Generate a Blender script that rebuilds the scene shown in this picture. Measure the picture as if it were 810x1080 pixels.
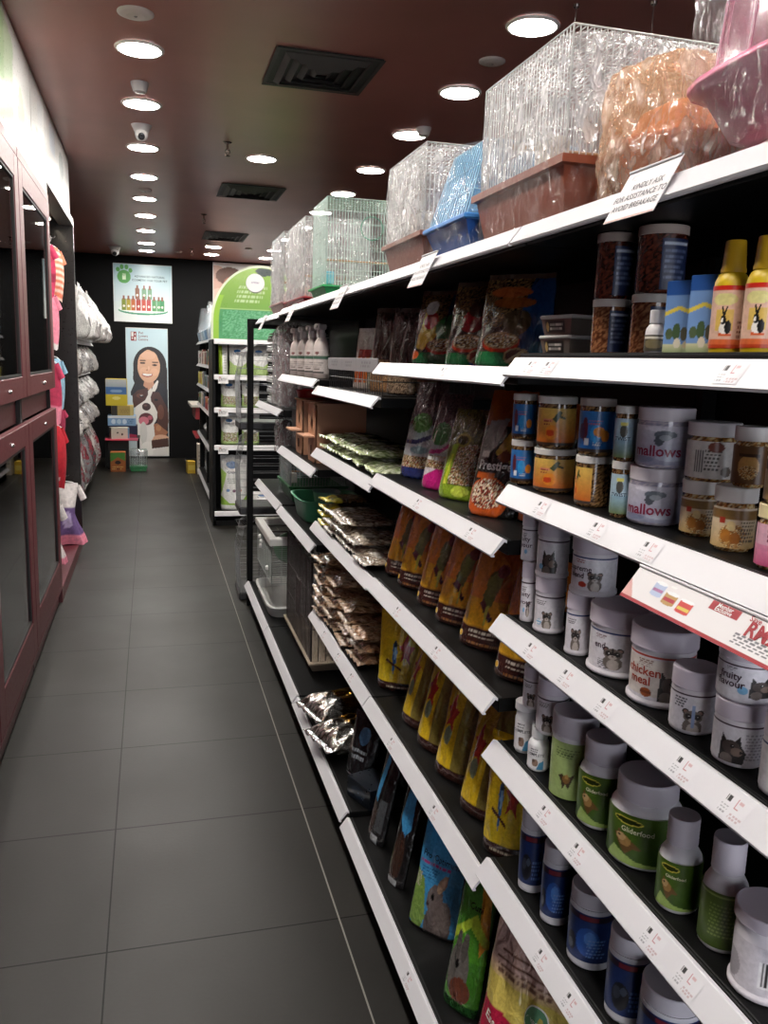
import bpy, bmesh, math, random, re
import numpy as np
from mathutils import Vector, Matrix

# ------------------------------------------------------------------ camera, world, exposure
SC = bpy.context.scene
COL = SC.collection
for o in list(bpy.data.objects):
    bpy.data.objects.remove(o)

EYE = 1.545
YAW, PITCH, ROLL, FPX = 0.2725317, 0.1761725, -0.0321233, 886.96
def camera_axes():
    cy, sy, cp, sp = math.cos(YAW), math.sin(YAW), math.cos(PITCH), math.sin(PITCH)
    fwd = Vector((sy*cp, cy*cp, -sp)); r = Vector((cy, -sy, 0)); d = fwd.cross(r)
    cr, sr = math.cos(ROLL), math.sin(ROLL)
    return r*cr + d*sr, d*cr - r*sr, fwd
cam = bpy.data.objects.new('camera', bpy.data.cameras.new('camera'))
COL.objects.link(cam)
r_, d_, f_ = camera_axes()
cam.matrix_world = Matrix(((r_.x, -d_.x, -f_.x, 0), (r_.y, -d_.y, -f_.y, 0), (r_.z, -d_.z, -f_.z, EYE), (0, 0, 0, 1)))
cam.data.sensor_fit = 'AUTO'; cam.data.sensor_width = 36.0
cam.data.lens = FPX*36.0/1080.0
cam.data.clip_start = 0.02; cam.data.clip_end = 60
SC.camera = cam
w = bpy.data.worlds.new('front_fill'); SC.world = w
w.use_nodes = True
w.node_tree.nodes['Background'].inputs[0].default_value = (0.9, 0.92, 1.0, 1)
w.node_tree.nodes['Background'].inputs[1].default_value = 1.7  # added soft fill, enters through the opening in wall_front
SC.view_settings.view_transform = 'Standard'
SC.view_settings.look = 'None'
SC.view_settings.gamma = 1.0
SC.view_settings.use_curve_mapping = False
SC.view_settings.exposure = 0.95
LAMP = 85.0            # emission of the downlight lenses
SC.cycles.use_denoising = True
SC.cycles.max_bounces = 10
SC.cycles.transparent_max_bounces = 40
SC.cycles.glossy_bounces = 4
SC.cycles.caustics_reflective = False
SC.cycles.caustics_refractive = False
SC.cycles.sample_clamp_indirect = 4.0

R = random.Random(7)
PI = math.pi

# ------------------------------------------------------------------ colours and materials
def hx(s, k=1.0):
    s = s.lstrip('#')
    c = [int(s[i:i+2], 16)/255 for i in (0, 2, 4)]
    return np.array([k*(x/12.92 if x <= .04045 else ((x+.055)/1.055)**2.4) for x in c])
WHITE = hx('f0efee'); BLACK = hx('141414')

def new_mat(name):
    m = bpy.data.materials.new(name); m.use_nodes = True
    nt = m.node_tree
    return m, nt, nt.nodes, nt.links, nt.nodes['Principled BSDF']

def col_mat(name, rough=.4, bump=0.0, bscale=60, spec=.5, metal=0.0, coat=0.0, rvar=.08, bdist=.002, mottle=.0, mscale=90, stretch=None):
    """base colour is the print / pigment held in the mesh, plus procedural roughness and bump"""
    m, nt, N, L, p = new_mat(name)
    a = N.new('ShaderNodeAttribute'); a.attribute_name = 'Col'
    if mottle:
        tm = N.new('ShaderNodeTexCoord'); mn = N.new('ShaderNodeTexNoise'); mn.inputs['Scale'].default_value = mscale; mn.inputs['Detail'].default_value = 6
        L.new(tm.outputs['Object'], mn.inputs['Vector'])
        mm = N.new('ShaderNodeMapRange'); mm.inputs['From Min'].default_value = .3; mm.inputs['From Max'].default_value = .7; mm.inputs['To Min'].default_value = 1-mottle; mm.inputs['To Max'].default_value = 1+mottle*.8
        L.new(mn.outputs['Fac'], mm.inputs['Value'])
        mv = N.new('ShaderNodeVectorMath'); mv.operation = 'SCALE'; L.new(a.outputs['Color'], mv.inputs[0]); L.new(mm.outputs['Result'], mv.inputs['Scale'])
        L.new(mv.outputs[0], p.inputs['Base Color'])
    else: L.new(a.outputs['Color'], p.inputs['Base Color'])
    p.inputs['Metallic'].default_value = metal
    p.inputs['Specular IOR Level'].default_value = spec
    p.inputs['Coat Weight'].default_value = coat
    p.inputs['Coat Roughness'].default_value = .1
    tc = N.new('ShaderNodeTexCoord')
    n = N.new('ShaderNodeTexNoise'); n.inputs['Scale'].default_value = bscale; n.inputs['Detail'].default_value = 3
    if stretch:
        mp = N.new('ShaderNodeMapping'); mp.inputs['Scale'].default_value = stretch; mp.inputs['Rotation'].default_value = (.2, .5, .35); n.inputs['Distortion'].default_value = 1.5
        L.new(tc.outputs['Object'], mp.inputs['Vector']); L.new(mp.outputs['Vector'], n.inputs['Vector'])
    else: L.new(tc.outputs['Object'], n.inputs['Vector'])
    mr = N.new('ShaderNodeMapRange'); mr.inputs['To Min'].default_value = max(.03, rough-rvar); mr.inputs['To Max'].default_value = rough+rvar
    L.new(n.outputs['Fac'], mr.inputs['Value']); L.new(mr.outputs['Result'], p.inputs['Roughness'])
    if bump:
        b = N.new('ShaderNodeBump'); b.inputs['Strength'].default_value = bump; b.inputs['Distance'].default_value = bdist
        L.new(n.outputs['Fac'], b.inputs['Height']); L.new(b.outputs['Normal'], p.inputs['Normal'])
    return m

M = {}
M['plastic'] = col_mat('moulded_plastic', .38)
M['paper'] = col_mat('printed_paper', .55)
M['label'] = col_mat('printed_label', .32, mottle=.12, mscale=160)
M['matte'] = col_mat('matte_paint', .6)
M['pouch'] = col_mat('printed_pouch_film', .2, bump=1.0, bscale=30, coat=.8, bdist=.011, mottle=.17, mscale=140, stretch=(1, 1, .5))
M['foil'] = col_mat('silver_foil', .16, bump=.9, bscale=45, metal=.9, bdist=.006)
M['cloth'] = col_mat('woven_cloth', .85, bump=.3, bscale=300, mottle=.2, mscale=40)
M['wood'] = col_mat('plywood', .6, bump=.15, bscale=90)
M['wire'] = col_mat('coated_wire', .3, spec=.6)
M['chrome'] = col_mat('bright_metal', .2, metal=.9)
M['shelf'] = col_mat('black_powder_coat', .42, bump=.05, bscale=400, spec=.14)
M['rail'] = col_mat('white_rail_plastic', .33, rvar=.02, bscale=8)
M['lacquer'] = col_mat('red_lacquer', .42, spec=.75)
M['gloss'] = col_mat('glossy_panel', .3, coat=.25)
M['jar'] = col_mat('clear_jar_plastic', .12, coat=.6)

def film_mat(name, tint=(1, 1, 1), alpha=.22, scale=30, milk=.3, dist=.02, rough=.16, streak=(.5, .72)):
    """clear crinkled packaging film: mostly see-through, shiny folds"""
    m, nt, N, L, p = new_mat(name)
    N.remove(p)
    out = [x for x in N if x.type == 'OUTPUT_MATERIAL'][0]
    tc = N.new('ShaderNodeTexCoord')
    n = N.new('ShaderNodeTexNoise'); n.inputs['Scale'].default_value = scale; n.inputs['Detail'].default_value = 4
    n.inputs['Distortion'].default_value = 1.2
    mp = N.new('ShaderNodeMapping'); mp.inputs['Scale'].default_value = (1, 1, .45); mp.inputs['Rotation'].default_value = (.5, .3, .4)
    L.new(tc.outputs['Object'], mp.inputs['Vector']); L.new(mp.outputs['Vector'], n.inputs['Vector'])
    b = N.new('ShaderNodeBump'); b.inputs['Strength'].default_value = 1.0; b.inputs['Distance'].default_value = dist
    L.new(n.outputs['Fac'], b.inputs['Height'])
    t = N.new('ShaderNodeBsdfTransparent'); t.inputs['Color'].default_value = (*tint, 1)
    g = N.new('ShaderNodeBsdfGlossy'); g.inputs['Roughness'].default_value = rough
    L.new(b.outputs['Normal'], g.inputs['Normal'])
    d = N.new('ShaderNodeBsdfDiffuse'); d.inputs['Color'].default_value = (*[.9*x for x in tint], 1)
    tl = N.new('ShaderNodeBsdfTranslucent'); tl.inputs['Color'].default_value = (*[.9*x for x in tint], 1)
    L.new(b.outputs['Normal'], d.inputs['Normal'])
    dm = N.new('ShaderNodeMixShader'); dm.inputs[0].default_value = .5
    L.new(d.outputs[0], dm.inputs[1]); L.new(tl.outputs[0], dm.inputs[2])
    gm = N.new('ShaderNodeMixShader'); gm.inputs[0].default_value = milk
    L.new(g.outputs[0], gm.inputs[1]); L.new(dm.outputs[0], gm.inputs[2])
    # folds: ridges of a stretched noise reflect more
    v = N.new('ShaderNodeTexNoise'); v.inputs['Scale'].default_value = scale*.8; v.inputs['Detail'].default_value = 5; v.inputs['Distortion'].default_value = 2.0
    L.new(mp.outputs['Vector'], v.inputs['Vector'])
    mr = N.new('ShaderNodeMapRange'); mr.inputs['From Min'].default_value = streak[0]; mr.inputs['From Max'].default_value = streak[1]
    mr.inputs['To Min'].default_value = alpha; mr.inputs['To Max'].default_value = min(.85, alpha+.4)
    L.new(v.outputs['Fac'], mr.inputs['Value'])
    at = N.new('ShaderNodeAttribute'); at.attribute_name = 'Col'     # how many layers of film lie here
    mu = N.new('ShaderNodeMath'); mu.operation = 'MULTIPLY'; L.new(mr.outputs['Result'], mu.inputs[0]); L.new(at.outputs['Fac'], mu.inputs[1])
    mx = N.new('ShaderNodeMixShader')
    L.new(mu.outputs[0], mx.inputs[0]); L.new(t.outputs[0], mx.inputs[1]); L.new(gm.outputs[0], mx.inputs[2])
    L.new(mx.outputs[0], out.inputs['Surface'])
    return m
M['film'] = film_mat('clear_wrap_film', alpha=.30, milk=.5, scale=36, streak=(.46, .62), dist=.03, rough=.2)
M['film_thin'] = film_mat('thin_clear_film', alpha=.10, milk=.2, scale=50, streak=(.55, .68), dist=.02)
M['film_peach'] = film_mat('peach_wrap_film', tint=(1.0, .80, .62), alpha=.42, milk=.6)
M['film_pink'] = film_mat('pink_clear_plastic', tint=(1.0, .66, .78), alpha=.4, scale=6, milk=.5, dist=.004)
M['film_blue'] = film_mat('blue_clear_plastic', tint=(.45, .78, .98), alpha=.4, scale=12, milk=.6, dist=.006)
M['film_clear'] = film_mat('clear_hard_plastic', tint=(.95, .97, .98), alpha=.22, scale=4, milk=.4, dist=.003)

def glass_mat():
    m, nt, N, L, p = new_mat('door_glass')
    N.remove(p)
    out = [x for x in N if x.type == 'OUTPUT_MATERIAL'][0]
    t = N.new('ShaderNodeBsdfTransparent'); t.inputs['Color'].default_value = (.78, .82, .8, 1)
    g = N.new('ShaderNodeBsdfGlossy'); g.inputs['Roughness'].default_value = .02
    fr = N.new('ShaderNodeFresnel'); fr.inputs['IOR'].default_value = 1.5
    mx = N.new('ShaderNodeMixShader')
    L.new(fr.outputs[0], mx.inputs[0]); L.new(t.outputs[0], mx.inputs[1]); L.new(g.outputs[0], mx.inputs[2])
    L.new(mx.outputs[0], out.inputs['Surface'])
    return m
M['glass'] = glass_mat()

def emit_mat(name, c, s):
    m, nt, N, L, p = new_mat(name)
    p.inputs['Emission Color'].default_value = (*c, 1); p.inputs['Emission Strength'].default_value = s
    p.inputs['Base Color'].default_value = (.8, .8, .8, 1)
    return m
M['lens'] = emit_mat('lit_downlight_lens', (1.0, .95, .89), LAMP)
M['strip'] = emit_mat('lit_strip_lamp', (1.0, .85, .65), 5.0)

def floor_mat():
    m, nt, N, L, p = new_mat('dark_floor_tile')
    tc = N.new('ShaderNodeTexCoord')
    sep = N.new('ShaderNodeSeparateXYZ'); L.new(tc.outputs['Object'], sep.inputs[0])
    def math_(op, a, b=None):
        n = N.new('ShaderNodeMath'); n.operation = op
        for i, x in enumerate((a, b)):
            if x is None: continue
            if isinstance(x, (int, float)): n.inputs[i].default_value = x
            else: L.new(x, n.inputs[i])
        return n.outputs[0]
    def line(v, off, step, half):
        q = math_('DIVIDE', math_('SUBTRACT', v, off), step)
        d = math_('ABSOLUTE', math_('SUBTRACT', q, math_('ROUND', q)))
        return math_('LESS_THAN', d, half/step), math_('ROUND', math_('ADD', q, .5))
    lx, ix = line(sep.outputs['X'], -.135, .622, .0022)
    ly, iy = line(sep.outputs['Y'], 2.076, .603, .0026)
    ln = math_('MAXIMUM', lx, ly)
    cmb = N.new('ShaderNodeCombineXYZ'); L.new(ix, cmb.inputs[0]); L.new(iy, cmb.inputs[1])
    wn = N.new('ShaderNodeTexWhiteNoise'); L.new(cmb.outputs[0], wn.inputs['Vector'])
    n1 = N.new('ShaderNodeTexNoise'); n1.inputs['Scale'].default_value = 1.6; n1.inputs['Detail'].default_value = 6
    L.new(tc.outputs['Object'], n1.inputs['Vector'])
    n2 = N.new('ShaderNodeTexNoise'); n2.inputs['Scale'].default_value = 90; n2.inputs['Detail'].default_value = 3
    L.new(tc.outputs['Object'], n2.inputs['Vector'])
    s = math_('ADD', math_('ADD', math_('MULTIPLY', n1.outputs['Fac'], .5), math_('MULTIPLY', wn.outputs['Value'], .22)), math_('MULTIPLY', n2.outputs['Fac'], .2))
    cr = N.new('ShaderNodeValToRGB')
    cr.color_ramp.elements[0].position = .2; cr.color_ramp.elements[0].color = (*hx('110f0b'), 1)
    cr.color_ramp.elements[1].position = .75; cr.color_ramp.elements[1].color = (*hx('1c1912'), 1)
    L.new(s, cr.inputs[0])
    mix = N.new('ShaderNodeMix'); mix.data_type = 'RGBA'
    L.new(ln, mix.inputs['Factor']); L.new(cr.outputs[0], mix.inputs['A']); 
    gx = N.new('ShaderNodeMix'); gx.data_type = 'RGBA'; 
    gf = math_('MULTIPLY', lx, math_('GREATER_THAN', sep.outputs['X'], .3))
    L.new(gf, gx.inputs['Factor']); gx.inputs['A'].default_value = (*hx('0f0e0c'), 1); gx.inputs['B'].default_value = (*hx('8d8b84'), 1)
    L.new(gx.outputs['Result'], mix.inputs['B'])
    L.new(mix.outputs['Result'], p.inputs['Base Color'])
    mr = N.new('ShaderNodeMapRange'); mr.inputs['To Min'].default_value = .36; mr.inputs['To Max'].default_value = .56
    L.new(n1.outputs['Fac'], mr.inputs['Value']); L.new(mr.outputs['Result'], p.inputs['Roughness'])
    sp = math_('SUBTRACT', .42, math_('MULTIPLY', ln, .26)); L.new(sp, p.inputs['Specular IOR Level'])
    b = N.new('ShaderNodeBump'); b.inputs['Strength'].default_value = .08; b.inputs['Distance'].default_value = .002
    L.new(n2.outputs['Fac'], b.inputs['Height']); L.new(b.outputs['Normal'], p.inputs['Normal'])
    return m
def paint_mat(name, c, rough, bump=.04, spec=.5, scale=220):
    m, nt, N, L, p = new_mat(name)
    tc = N.new('ShaderNodeTexCoord')
    n = N.new('ShaderNodeTexNoise'); n.inputs['Scale'].default_value = 2.2; n.inputs['Detail'].default_value = 4
    L.new(tc.outputs['Object'], n.inputs['Vector'])
    cr = N.new('ShaderNodeValToRGB')
    cr.color_ramp.elements[0].position = .3; cr.color_ramp.elements[0].color = (*(c*.9), 1)
    cr.color_ramp.elements[1].position = .7; cr.color_ramp.elements[1].color = (*(c*1.08), 1)
    L.new(n.outputs['Fac'], cr.inputs[0]); L.new(cr.outputs[0], p.inputs['Base Color'])
    p.inputs['Roughness'].default_value = rough; p.inputs['Specular IOR Level'].default_value = spec
    n2 = N.new('ShaderNodeTexNoise'); n2.inputs['Scale'].default_value = scale
    L.new(tc.outputs['Object'], n2.inputs['Vector'])
    b = N.new('ShaderNodeBump'); b.inputs['Strength'].default_value = bump; b.inputs['Distance'].default_value = .002
    L.new(n2.outputs['Fac'], b.inputs['Height']); L.new(b.outputs['Normal'], p.inputs['Normal'])
    return m
M['floor'] = floor_mat()
M['ceiling'] = paint_mat('dark_red_ceiling_paint', hx('9a625a'), .33)
M['wall_dark'] = paint_mat('black_wall_paint', hx('0c0c0d'), .8, spec=.2)
M['wall_red'] = paint_mat('dark_red_wall_paint', hx('3c2422'), .5)

# ------------------------------------------------------------------ mesh builder
class MB:
    """collects primitives with a pigment per vertex and links them as ONE mesh object"""
    def __init__(s):
        s.v = []; s.f = []; s.c = []; s.n = 0; s.sm = []
    def add(s, v, f, c, smooth=False):
        v = np.asarray(v, float).reshape(-1, 3)
        c = np.asarray(c, float)
        if c.ndim == 1: c = np.tile(c[:3], (len(v), 1))
        s.v.append(v); s.c.append(c)
        k = s.n
        s.f.extend([tuple(int(i)+k for i in q) for q in f])
        s.sm.extend([smooth]*len(f)); s.n += len(v)
        return s
    def box(s, x0, x1, y0, y1, z0, z1, c, b=0.0):
        if b <= 0:
            v = [(x, y, z) for z in (z0, z1) for y in (y0, y1) for x in (x0, x1)]
            f = [(0, 2, 3, 1), (4, 5, 7, 6), (0, 1, 5, 4), (2, 6, 7, 3), (0, 4, 6, 2), (1, 3, 7, 5)]
            return s.add(v, f, c)
        b = min(b, (x1-x0)*.45, (y1-y0)*.45, (z1-z0)*.45)
        v = []; idx = {}
        X = (x0, x1); Y = (y0, y1); Z = (z0, z1)
        for i in (0, 1):
            for j in (0, 1):
                for k in (0, 1):
                    sx, sy, sz = 1-2*i, 1-2*j, 1-2*k
                    idx[i, j, k, 0] = len(v); v.append((X[i], Y[j]+sy*b, Z[k]+sz*b))
                    idx[i, j, k, 1] = len(v); v.append((X[i]+sx*b, Y[j], Z[k]+sz*b))
                    idx[i, j, k, 2] = len(v); v.append((X[i]+sx*b, Y[j]+sy*b, Z[k]))
        f = []
        g = lambda i, j, k, a: idx[i, j, k, a]
        for i in (0, 1):
            q = [g(i, 0, 0, 0), g(i, 1, 0, 0), g(i, 1, 1, 0), g(i, 0, 1, 0)]; f.append(q if i else q[::-1])
        for j in (0, 1):
            q = [g(0, j, 0, 1), g(0, j, 1, 1), g(1, j, 1, 1), g(1, j, 0, 1)]; f.append(q if j else q[::-1])
        for k in (0, 1):
            q = [g(0, 0, k, 2), g(1, 0, k, 2), g(1, 1, k, 2), g(0, 1, k, 2)]; f.append(q if k else q[::-1])
        for a in (0, 1):
            for c2 in (0, 1):
                f.append((g(a, c2, 0, 0), g(a, c2, 1, 0), g(a, c2, 1, 1), g(a, c2, 0, 1)))
                f.append((g(a, 0, c2, 0), g(a, 1, c2, 0), g(a, 1, c2, 2), g(a, 0, c2, 2)))
                f.append((g(0, a, c2, 1), g(1, a, c2, 1), g(1, a, c2, 2), g(0, a, c2, 2)))
        for i in (0, 1):
            for j in (0, 1):
                for k in (0, 1):
                    f.append((g(i, j, k, 0), g(i, j, k, 1), g(i, j, k, 2)))
        return s.add(v, f, c)
    def grid(s, P, c, wrap=False, smooth=True):
        """P: (nv,nu,3)"""
        nv, nu = P.shape[:2]
        i = np.arange(nv-1)[:, None]*nu
        j = np.arange(nu if wrap else nu-1)[None, :]
        j2 = (j+1) % nu
        q = np.stack([i+j, i+j2, i+nu+j2, i+nu+j], -1).reshape(-1, 4)
        c = np.asarray(c, float)
        if c.ndim == 3: c = c.reshape(-1, 3)
        return s.add(P.reshape(-1, 3), q, c, smooth)
    def lathe(s, prof, c=None, seg=32, cx=0, cy=0, smooth=True, cap=True, ripple=0, rn=0):
        """prof: [(r, z)] or [(r, z, col)]"""
        T = np.linspace(0, 2*PI, seg, endpoint=False)
        P = []; C = []
        for q in prof:
            rr = q[0]*(1+(ripple*np.sign(np.cos(rn*T)) if ripple else 0))
            P.append(np.stack([cx+rr*np.cos(T), cy+rr*np.sin(T), np.full(seg, q[1])], -1))
            C.append(np.tile(q[2] if len(q) > 2 else c, (seg, 1)))
        P = np.array(P); C = np.array(C)
        s.grid(P, C, wrap=True, smooth=smooth)
        if cap:
            s.add(P[-1], [tuple(range(seg))], C[-1]); s.add(P[0], [tuple(range(seg))[::-1]], C[0])
        return s
    def tube(s, pts, r, c, seg=5, closed=False):
        pts = np.asarray(pts, float); n = len(pts)
        P = []
        for i in range(n):
            a = pts[(i-1) % n] if (i or closed) else pts[0]
            b = pts[(i+1) % n] if (i < n-1 or closed) else pts[-1]
            t = b-a; t = t/(np.linalg.norm(t)+1e-12)
            u = np.cross(t, (0, 0, 1) if abs(t[2]) < .9 else (1, 0, 0)); u /= np.linalg.norm(u)
            w_ = np.cross(t, u)
            P.append([pts[i]+r*(math.cos(2*PI*k/seg)*u+math.sin(2*PI*k/seg)*w_) for k in range(seg)])
        if closed: P.append(P[0])
        return s.grid(np.array(P), c, wrap=True)
    def text(s, t, size, fn, c, bold=0.0, shear=0.0):
        v, f = text_mesh(t, bold, shear)
        v = v*size
        return s.add(np.array([fn(a, b) for a, b in v]), f, c)
    def move(s, mat):
        m = np.array(mat)
        s.v = [v@m[:3, :3].T+m[:3, 3] for v in s.v]
        return s
    def build(s, name, mat, parent=None, loc=None, rotz=0):
        me = bpy.data.meshes.new(name)
        V = np.concatenate(s.v) if s.v else np.zeros((0, 3))
        me.from_pydata(V.tolist(), [], s.f)
        a = me.attributes.new('Col', 'FLOAT_COLOR', 'POINT')
        C = np.concatenate(s.c); C = np.c_[C, np.ones(len(C))]
        a.data.foreach_set('color', C.astype(np.float32).ravel())
        me.polygons.foreach_set('use_smooth', s.sm)
        me.materials.append(M[mat] if isinstance(mat, str) else mat)
        me.update()
        o = bpy.data.objects.new(name, me); COL.objects.link(o)
        if parent is not None: o.parent = parent
        if loc is not None: o.location = loc
        o.rotation_euler.z = rotz
        return o

_txt = {}
def text_mesh(t, bold=0.0, shear=0.0):
    k = (t, bold, shear)
    if k not in _txt:
        cu = bpy.data.curves.new('lettering', 'FONT'); cu.body = t; cu.align_x = 'CENTER'; cu.align_y = 'CENTER'
        cu.resolution_u = 2; cu.offset = bold; cu.shear = shear
        o = bpy.data.objects.new('lettering', cu); COL.objects.link(o)
        dg = bpy.context.evaluated_depsgraph_get()
        me = bpy.data.meshes.new_from_object(o.evaluated_get(dg))
        v = np.array([(q.co.x, q.co.y) for q in me.vertices]).reshape(-1, 2)
        f = [tuple(p.vertices) for p in me.polygons]
        bpy.data.objects.remove(o); bpy.data.meshes.remove(me); bpy.data.curves.remove(cu)
        _txt[k] = (v, f)
    return _txt[k]

USED = {}
def tag(o, label, cat, group=None, kind=None):
    assert label not in USED, label
    USED[label] = 1
    o['label'] = label; o['category'] = cat
    if group: o['group'] = group
    if kind: o['kind'] = kind
    return o
def thing(name, label, cat, loc=(0, 0, 0), rotz=0, group=None):
    o = bpy.data.objects.new(name, None); COL.objects.link(o)
    o.empty_display_size = .02
    o.location = loc; o.rotation_euler.z = rotz
    return tag(o, label, cat, group)
def struct(name, mb, mat, parent=None):
    o = mb.build(name, mat, parent)
    if parent is None: o['kind'] = 'structure'
    return o

# ------------------------------------------------------------------ painter: prints on labels, bags and posters
def paint(U, V, base, ops):
    """U, V arrays in 0..1; ops paint one over the other"""
    C = np.empty(U.shape+(3,)); C[:] = base
    for op in ops:
        k = op[0]
        if k == 'r':
            m = (U >= op[1]) & (U <= op[3]) & (V >= op[2]) & (V <= op[4]); C[m] = op[5]
        elif k == 'e':
            a = op[6] if len(op) > 6 else 0
            x = U-op[1]; y = V-op[2]; ca, sa = math.cos(a), math.sin(a)
            m = ((x*ca+y*sa)/op[3])**2+((-x*sa+y*ca)/op[4])**2 <= 1; C[m] = op[5]
        elif k == 'p':
            pts = op[1]; m = np.zeros(U.shape, bool)
            for (xa, ya), (xb, yb) in zip(pts, pts[1:]+pts[:1]):
                if ya == yb: continue
                m ^= ((V < ya) != (V < yb)) & (U < (xb-xa)*(V-ya)/(yb-ya)+xa)
            C[m] = op[2]
        elif k == 'n':   # speckle / mix of seeds inside a rectangle
            rs = np.random.RandomState(op[5]); cols = op[6]
            m = (U >= op[1]) & (U <= op[3]) & (V >= op[2]) & (V <= op[4])
            pick = rs.randint(0, len(cols), m.sum()); C[m] = np.array(cols)[pick]
        elif k == 'ne':  # speckle inside an ellipse
            rs = np.random.RandomState(op[5]); cols = op[6]
            m = ((U-op[1])/op[3])**2+((V-op[2])/op[4])**2 <= 1
            pick = rs.randint(0, len(cols), m.sum()); C[m] = np.array(cols)[pick]
        elif k == 'g':   # printed blend between two inks from v0 to v1
            m = (V >= op[1]) & (V <= op[2]); t = ((V[m]-op[1])/(op[2]-op[1]))[:, None]
            C[m] = op[3]*(1-t)+op[4]*t
        elif k == 'l':   # lines of small print
            u0, v0, u1, v1, n, col = op[1:7]
            for i in range(n):
                vc = v1-(v1-v0)*(i+.5)/n; hh = (v1-v0)/n*.28
                ue = u1-(u1-u0)*(.05+.3*((i*37) % 7)/7)
                m = (U >= u0) & (U <= ue) & (abs(V-vc) <= hh) & (np.sin(U*190+i*2.3) > -.6); C[m] = col
        elif k == 'b':   # bar code
            u0, v0, u1, v1 = op[1:5]
            m = (U >= u0) & (U <= u1) & (V >= v0) & (V <= v1)
            C[m & (np.sin((U-u0)/(u1-u0)*60)+np.sin((U-u0)/(u1-u0)*97) > 0)] = hx('303030')
    return C
def T_ops(ops, u, v, su, sv):
    """shift and scale a motif drawn in -1..1"""
    out = []
    for op in ops:
        if op[0] in ('e', 'ne'):
            out.append((op[0], u+op[1]*su, v+op[2]*sv, op[3]*su, op[4]*sv)+tuple(op[5:]))
        elif op[0] == 'p':
            out.append(('p', [(u+a*su, v+b*sv) for a, b in op[1]], op[2]))
        elif op[0] in ('r', 'n'):
            out.append((op[0], u+op[1]*su, v+op[2]*sv, u+op[3]*su, v+op[4]*sv)+tuple(op[5:]))
    return out
GL_D, GL_G, GL_L = hx('241f1e'), hx('6f645e'), hx('b9aea6')
MOTIF_GLIDER = [('e', 0, -.75, .62, .75, GL_G), ('e', .05, -.95, .38, .55, GL_L), ('e', -.46, .56, .22, .26, GL_D), ('e', .46, .56, .22, .26, GL_D),
                ('e', -.46, .54, .13, .16, hx('8a6a60')), ('e', .46, .54, .13, .16, hx('8a6a60')),
                ('e', 0, .15, .6, .55, GL_G), ('e', 0, .38, .1, .38, GL_D), ('e', -.28, .18, .22, .26, GL_D), ('e', .28, .18, .22, .26, GL_D),
                ('e', -.26, .18, .1, .12, hx('0a0808')), ('e', .26, .18, .1, .12, hx('0a0808')), ('e', -.23, .22, .03, .04, WHITE), ('e', .29, .22, .03, .04, WHITE),
                ('e', 0, -.16, .26, .22, GL_L), ('e', 0, -.08, .09, .07, hx('4a2c2c'))]
MOTIF_HEAD = [('p', [(-.8, -1), (-.75, .2), (-.62, .95), (-.3, .45), (.1, .5), (.45, .95), (.55, .3), (.85, -.2), (.7, -1)], GL_D),
              ('e', -.05, .1, .55, .5, hx('4a3f3b')), ('e', .3, -.15, .35, .3, hx('7d6a5f')), ('e', .02, .2, .12, .12, hx('0a0808')), ('e', .05, .24, .03, .03, WHITE), ('e', .55, -.15, .1, .1, hx('1a1010')), ('e', -.3, -.75, .4, .4, GL_G)]
MOTIF_BIRD = [('p', [(-.15, .9), (.2, .8), (.3, .3), (.15, -.5), (.05, -1.0), (-.08, -1.0), (-.2, -.2), (-.3, .4)], hx('3d6fa5')), ('e', .0, .75, .2, .2, hx('2b3d52')),
              ('e', .05, .2, .16, .38, hx('8fb9d8')), ('p', [(.15, .8), (.38, .7), (.16, .62)], hx('222222')), ('p', [(-.95, -.3), (-.9, -.15), (.9, -.65), (.9, -.8)], hx('4d2a22'))]
MOTIF_RABBIT = [('e', -.2, -.45, .6, .5, hx('e9e4dc')), ('e', .25, -.35, .4, .45, BLACK), ('e', -.35, .15, .34, .32, BLACK), ('e', -.45, .72, .12, .36, BLACK, .15), ('e', -.15, .7, .12, .36, BLACK, -.2), ('e', -.5, .1, .16, .14, hx('e9e4dc')), ('e', -.42, .22, .05, .05, WHITE), ('p', [(-.9, -.9), (.7, -.95), (.8, -.8), (-.8, -.75)], hx('d35a2a'))]
MOTIF_CHIN = [('e', .1, -.45, .75, .62, hx('5c5250')), ('e', .35, -.2, .5, .5, hx('6b605c')), ('e', -.2, .25, .48, .42, hx('675c59')), ('e', .1, .72, .3, .2, hx('a78a72'), .6), ('e', .12, .72, .2, .12, hx('c9a58a'), .6), ('e', -.35, .3, .09, .1, hx('0a0808')), ('e', -.33, .33, .03, .03, WHITE), ('e', -.6, .1, .08, .06, hx('3a2b2a'))]
SEEDS = [hx('6b4a2c'), hx('b08a55'), hx('d9c79a'), hx('3a2a1c'), hx('e8dfc8'), hx('8a5a2a')]

# ------------------------------------------------------------------ containers
def jar_label(r, h0, h1, arc, base, ops, texts=(), cen=0.0, n=64, m=36, off=.0007):
    mb = MB()
    U, V = np.meshgrid(np.linspace(0, 1, n), np.linspace(0, 1, m))
    A = cen+(U-.5)*arc
    P = np.stack([(r+off)*np.sin(A), -(r+off)*np.cos(A), h0+(h1-h0)*V], -1)
    mb.grid(P, paint(U, V, base, ops))
    for t, size, u, v, col, *b in texts:
        def fn(x, y, u=u, v=v):
            a = cen+(u-.5)*arc+x/r
            return ((r+off+.0006)*math.sin(a), -(r+off+.0006)*math.cos(a), h0+(h1-h0)*v+y)
        mb.text(t, size, fn, col, b[0] if b else 0.0)
    return mb

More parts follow.
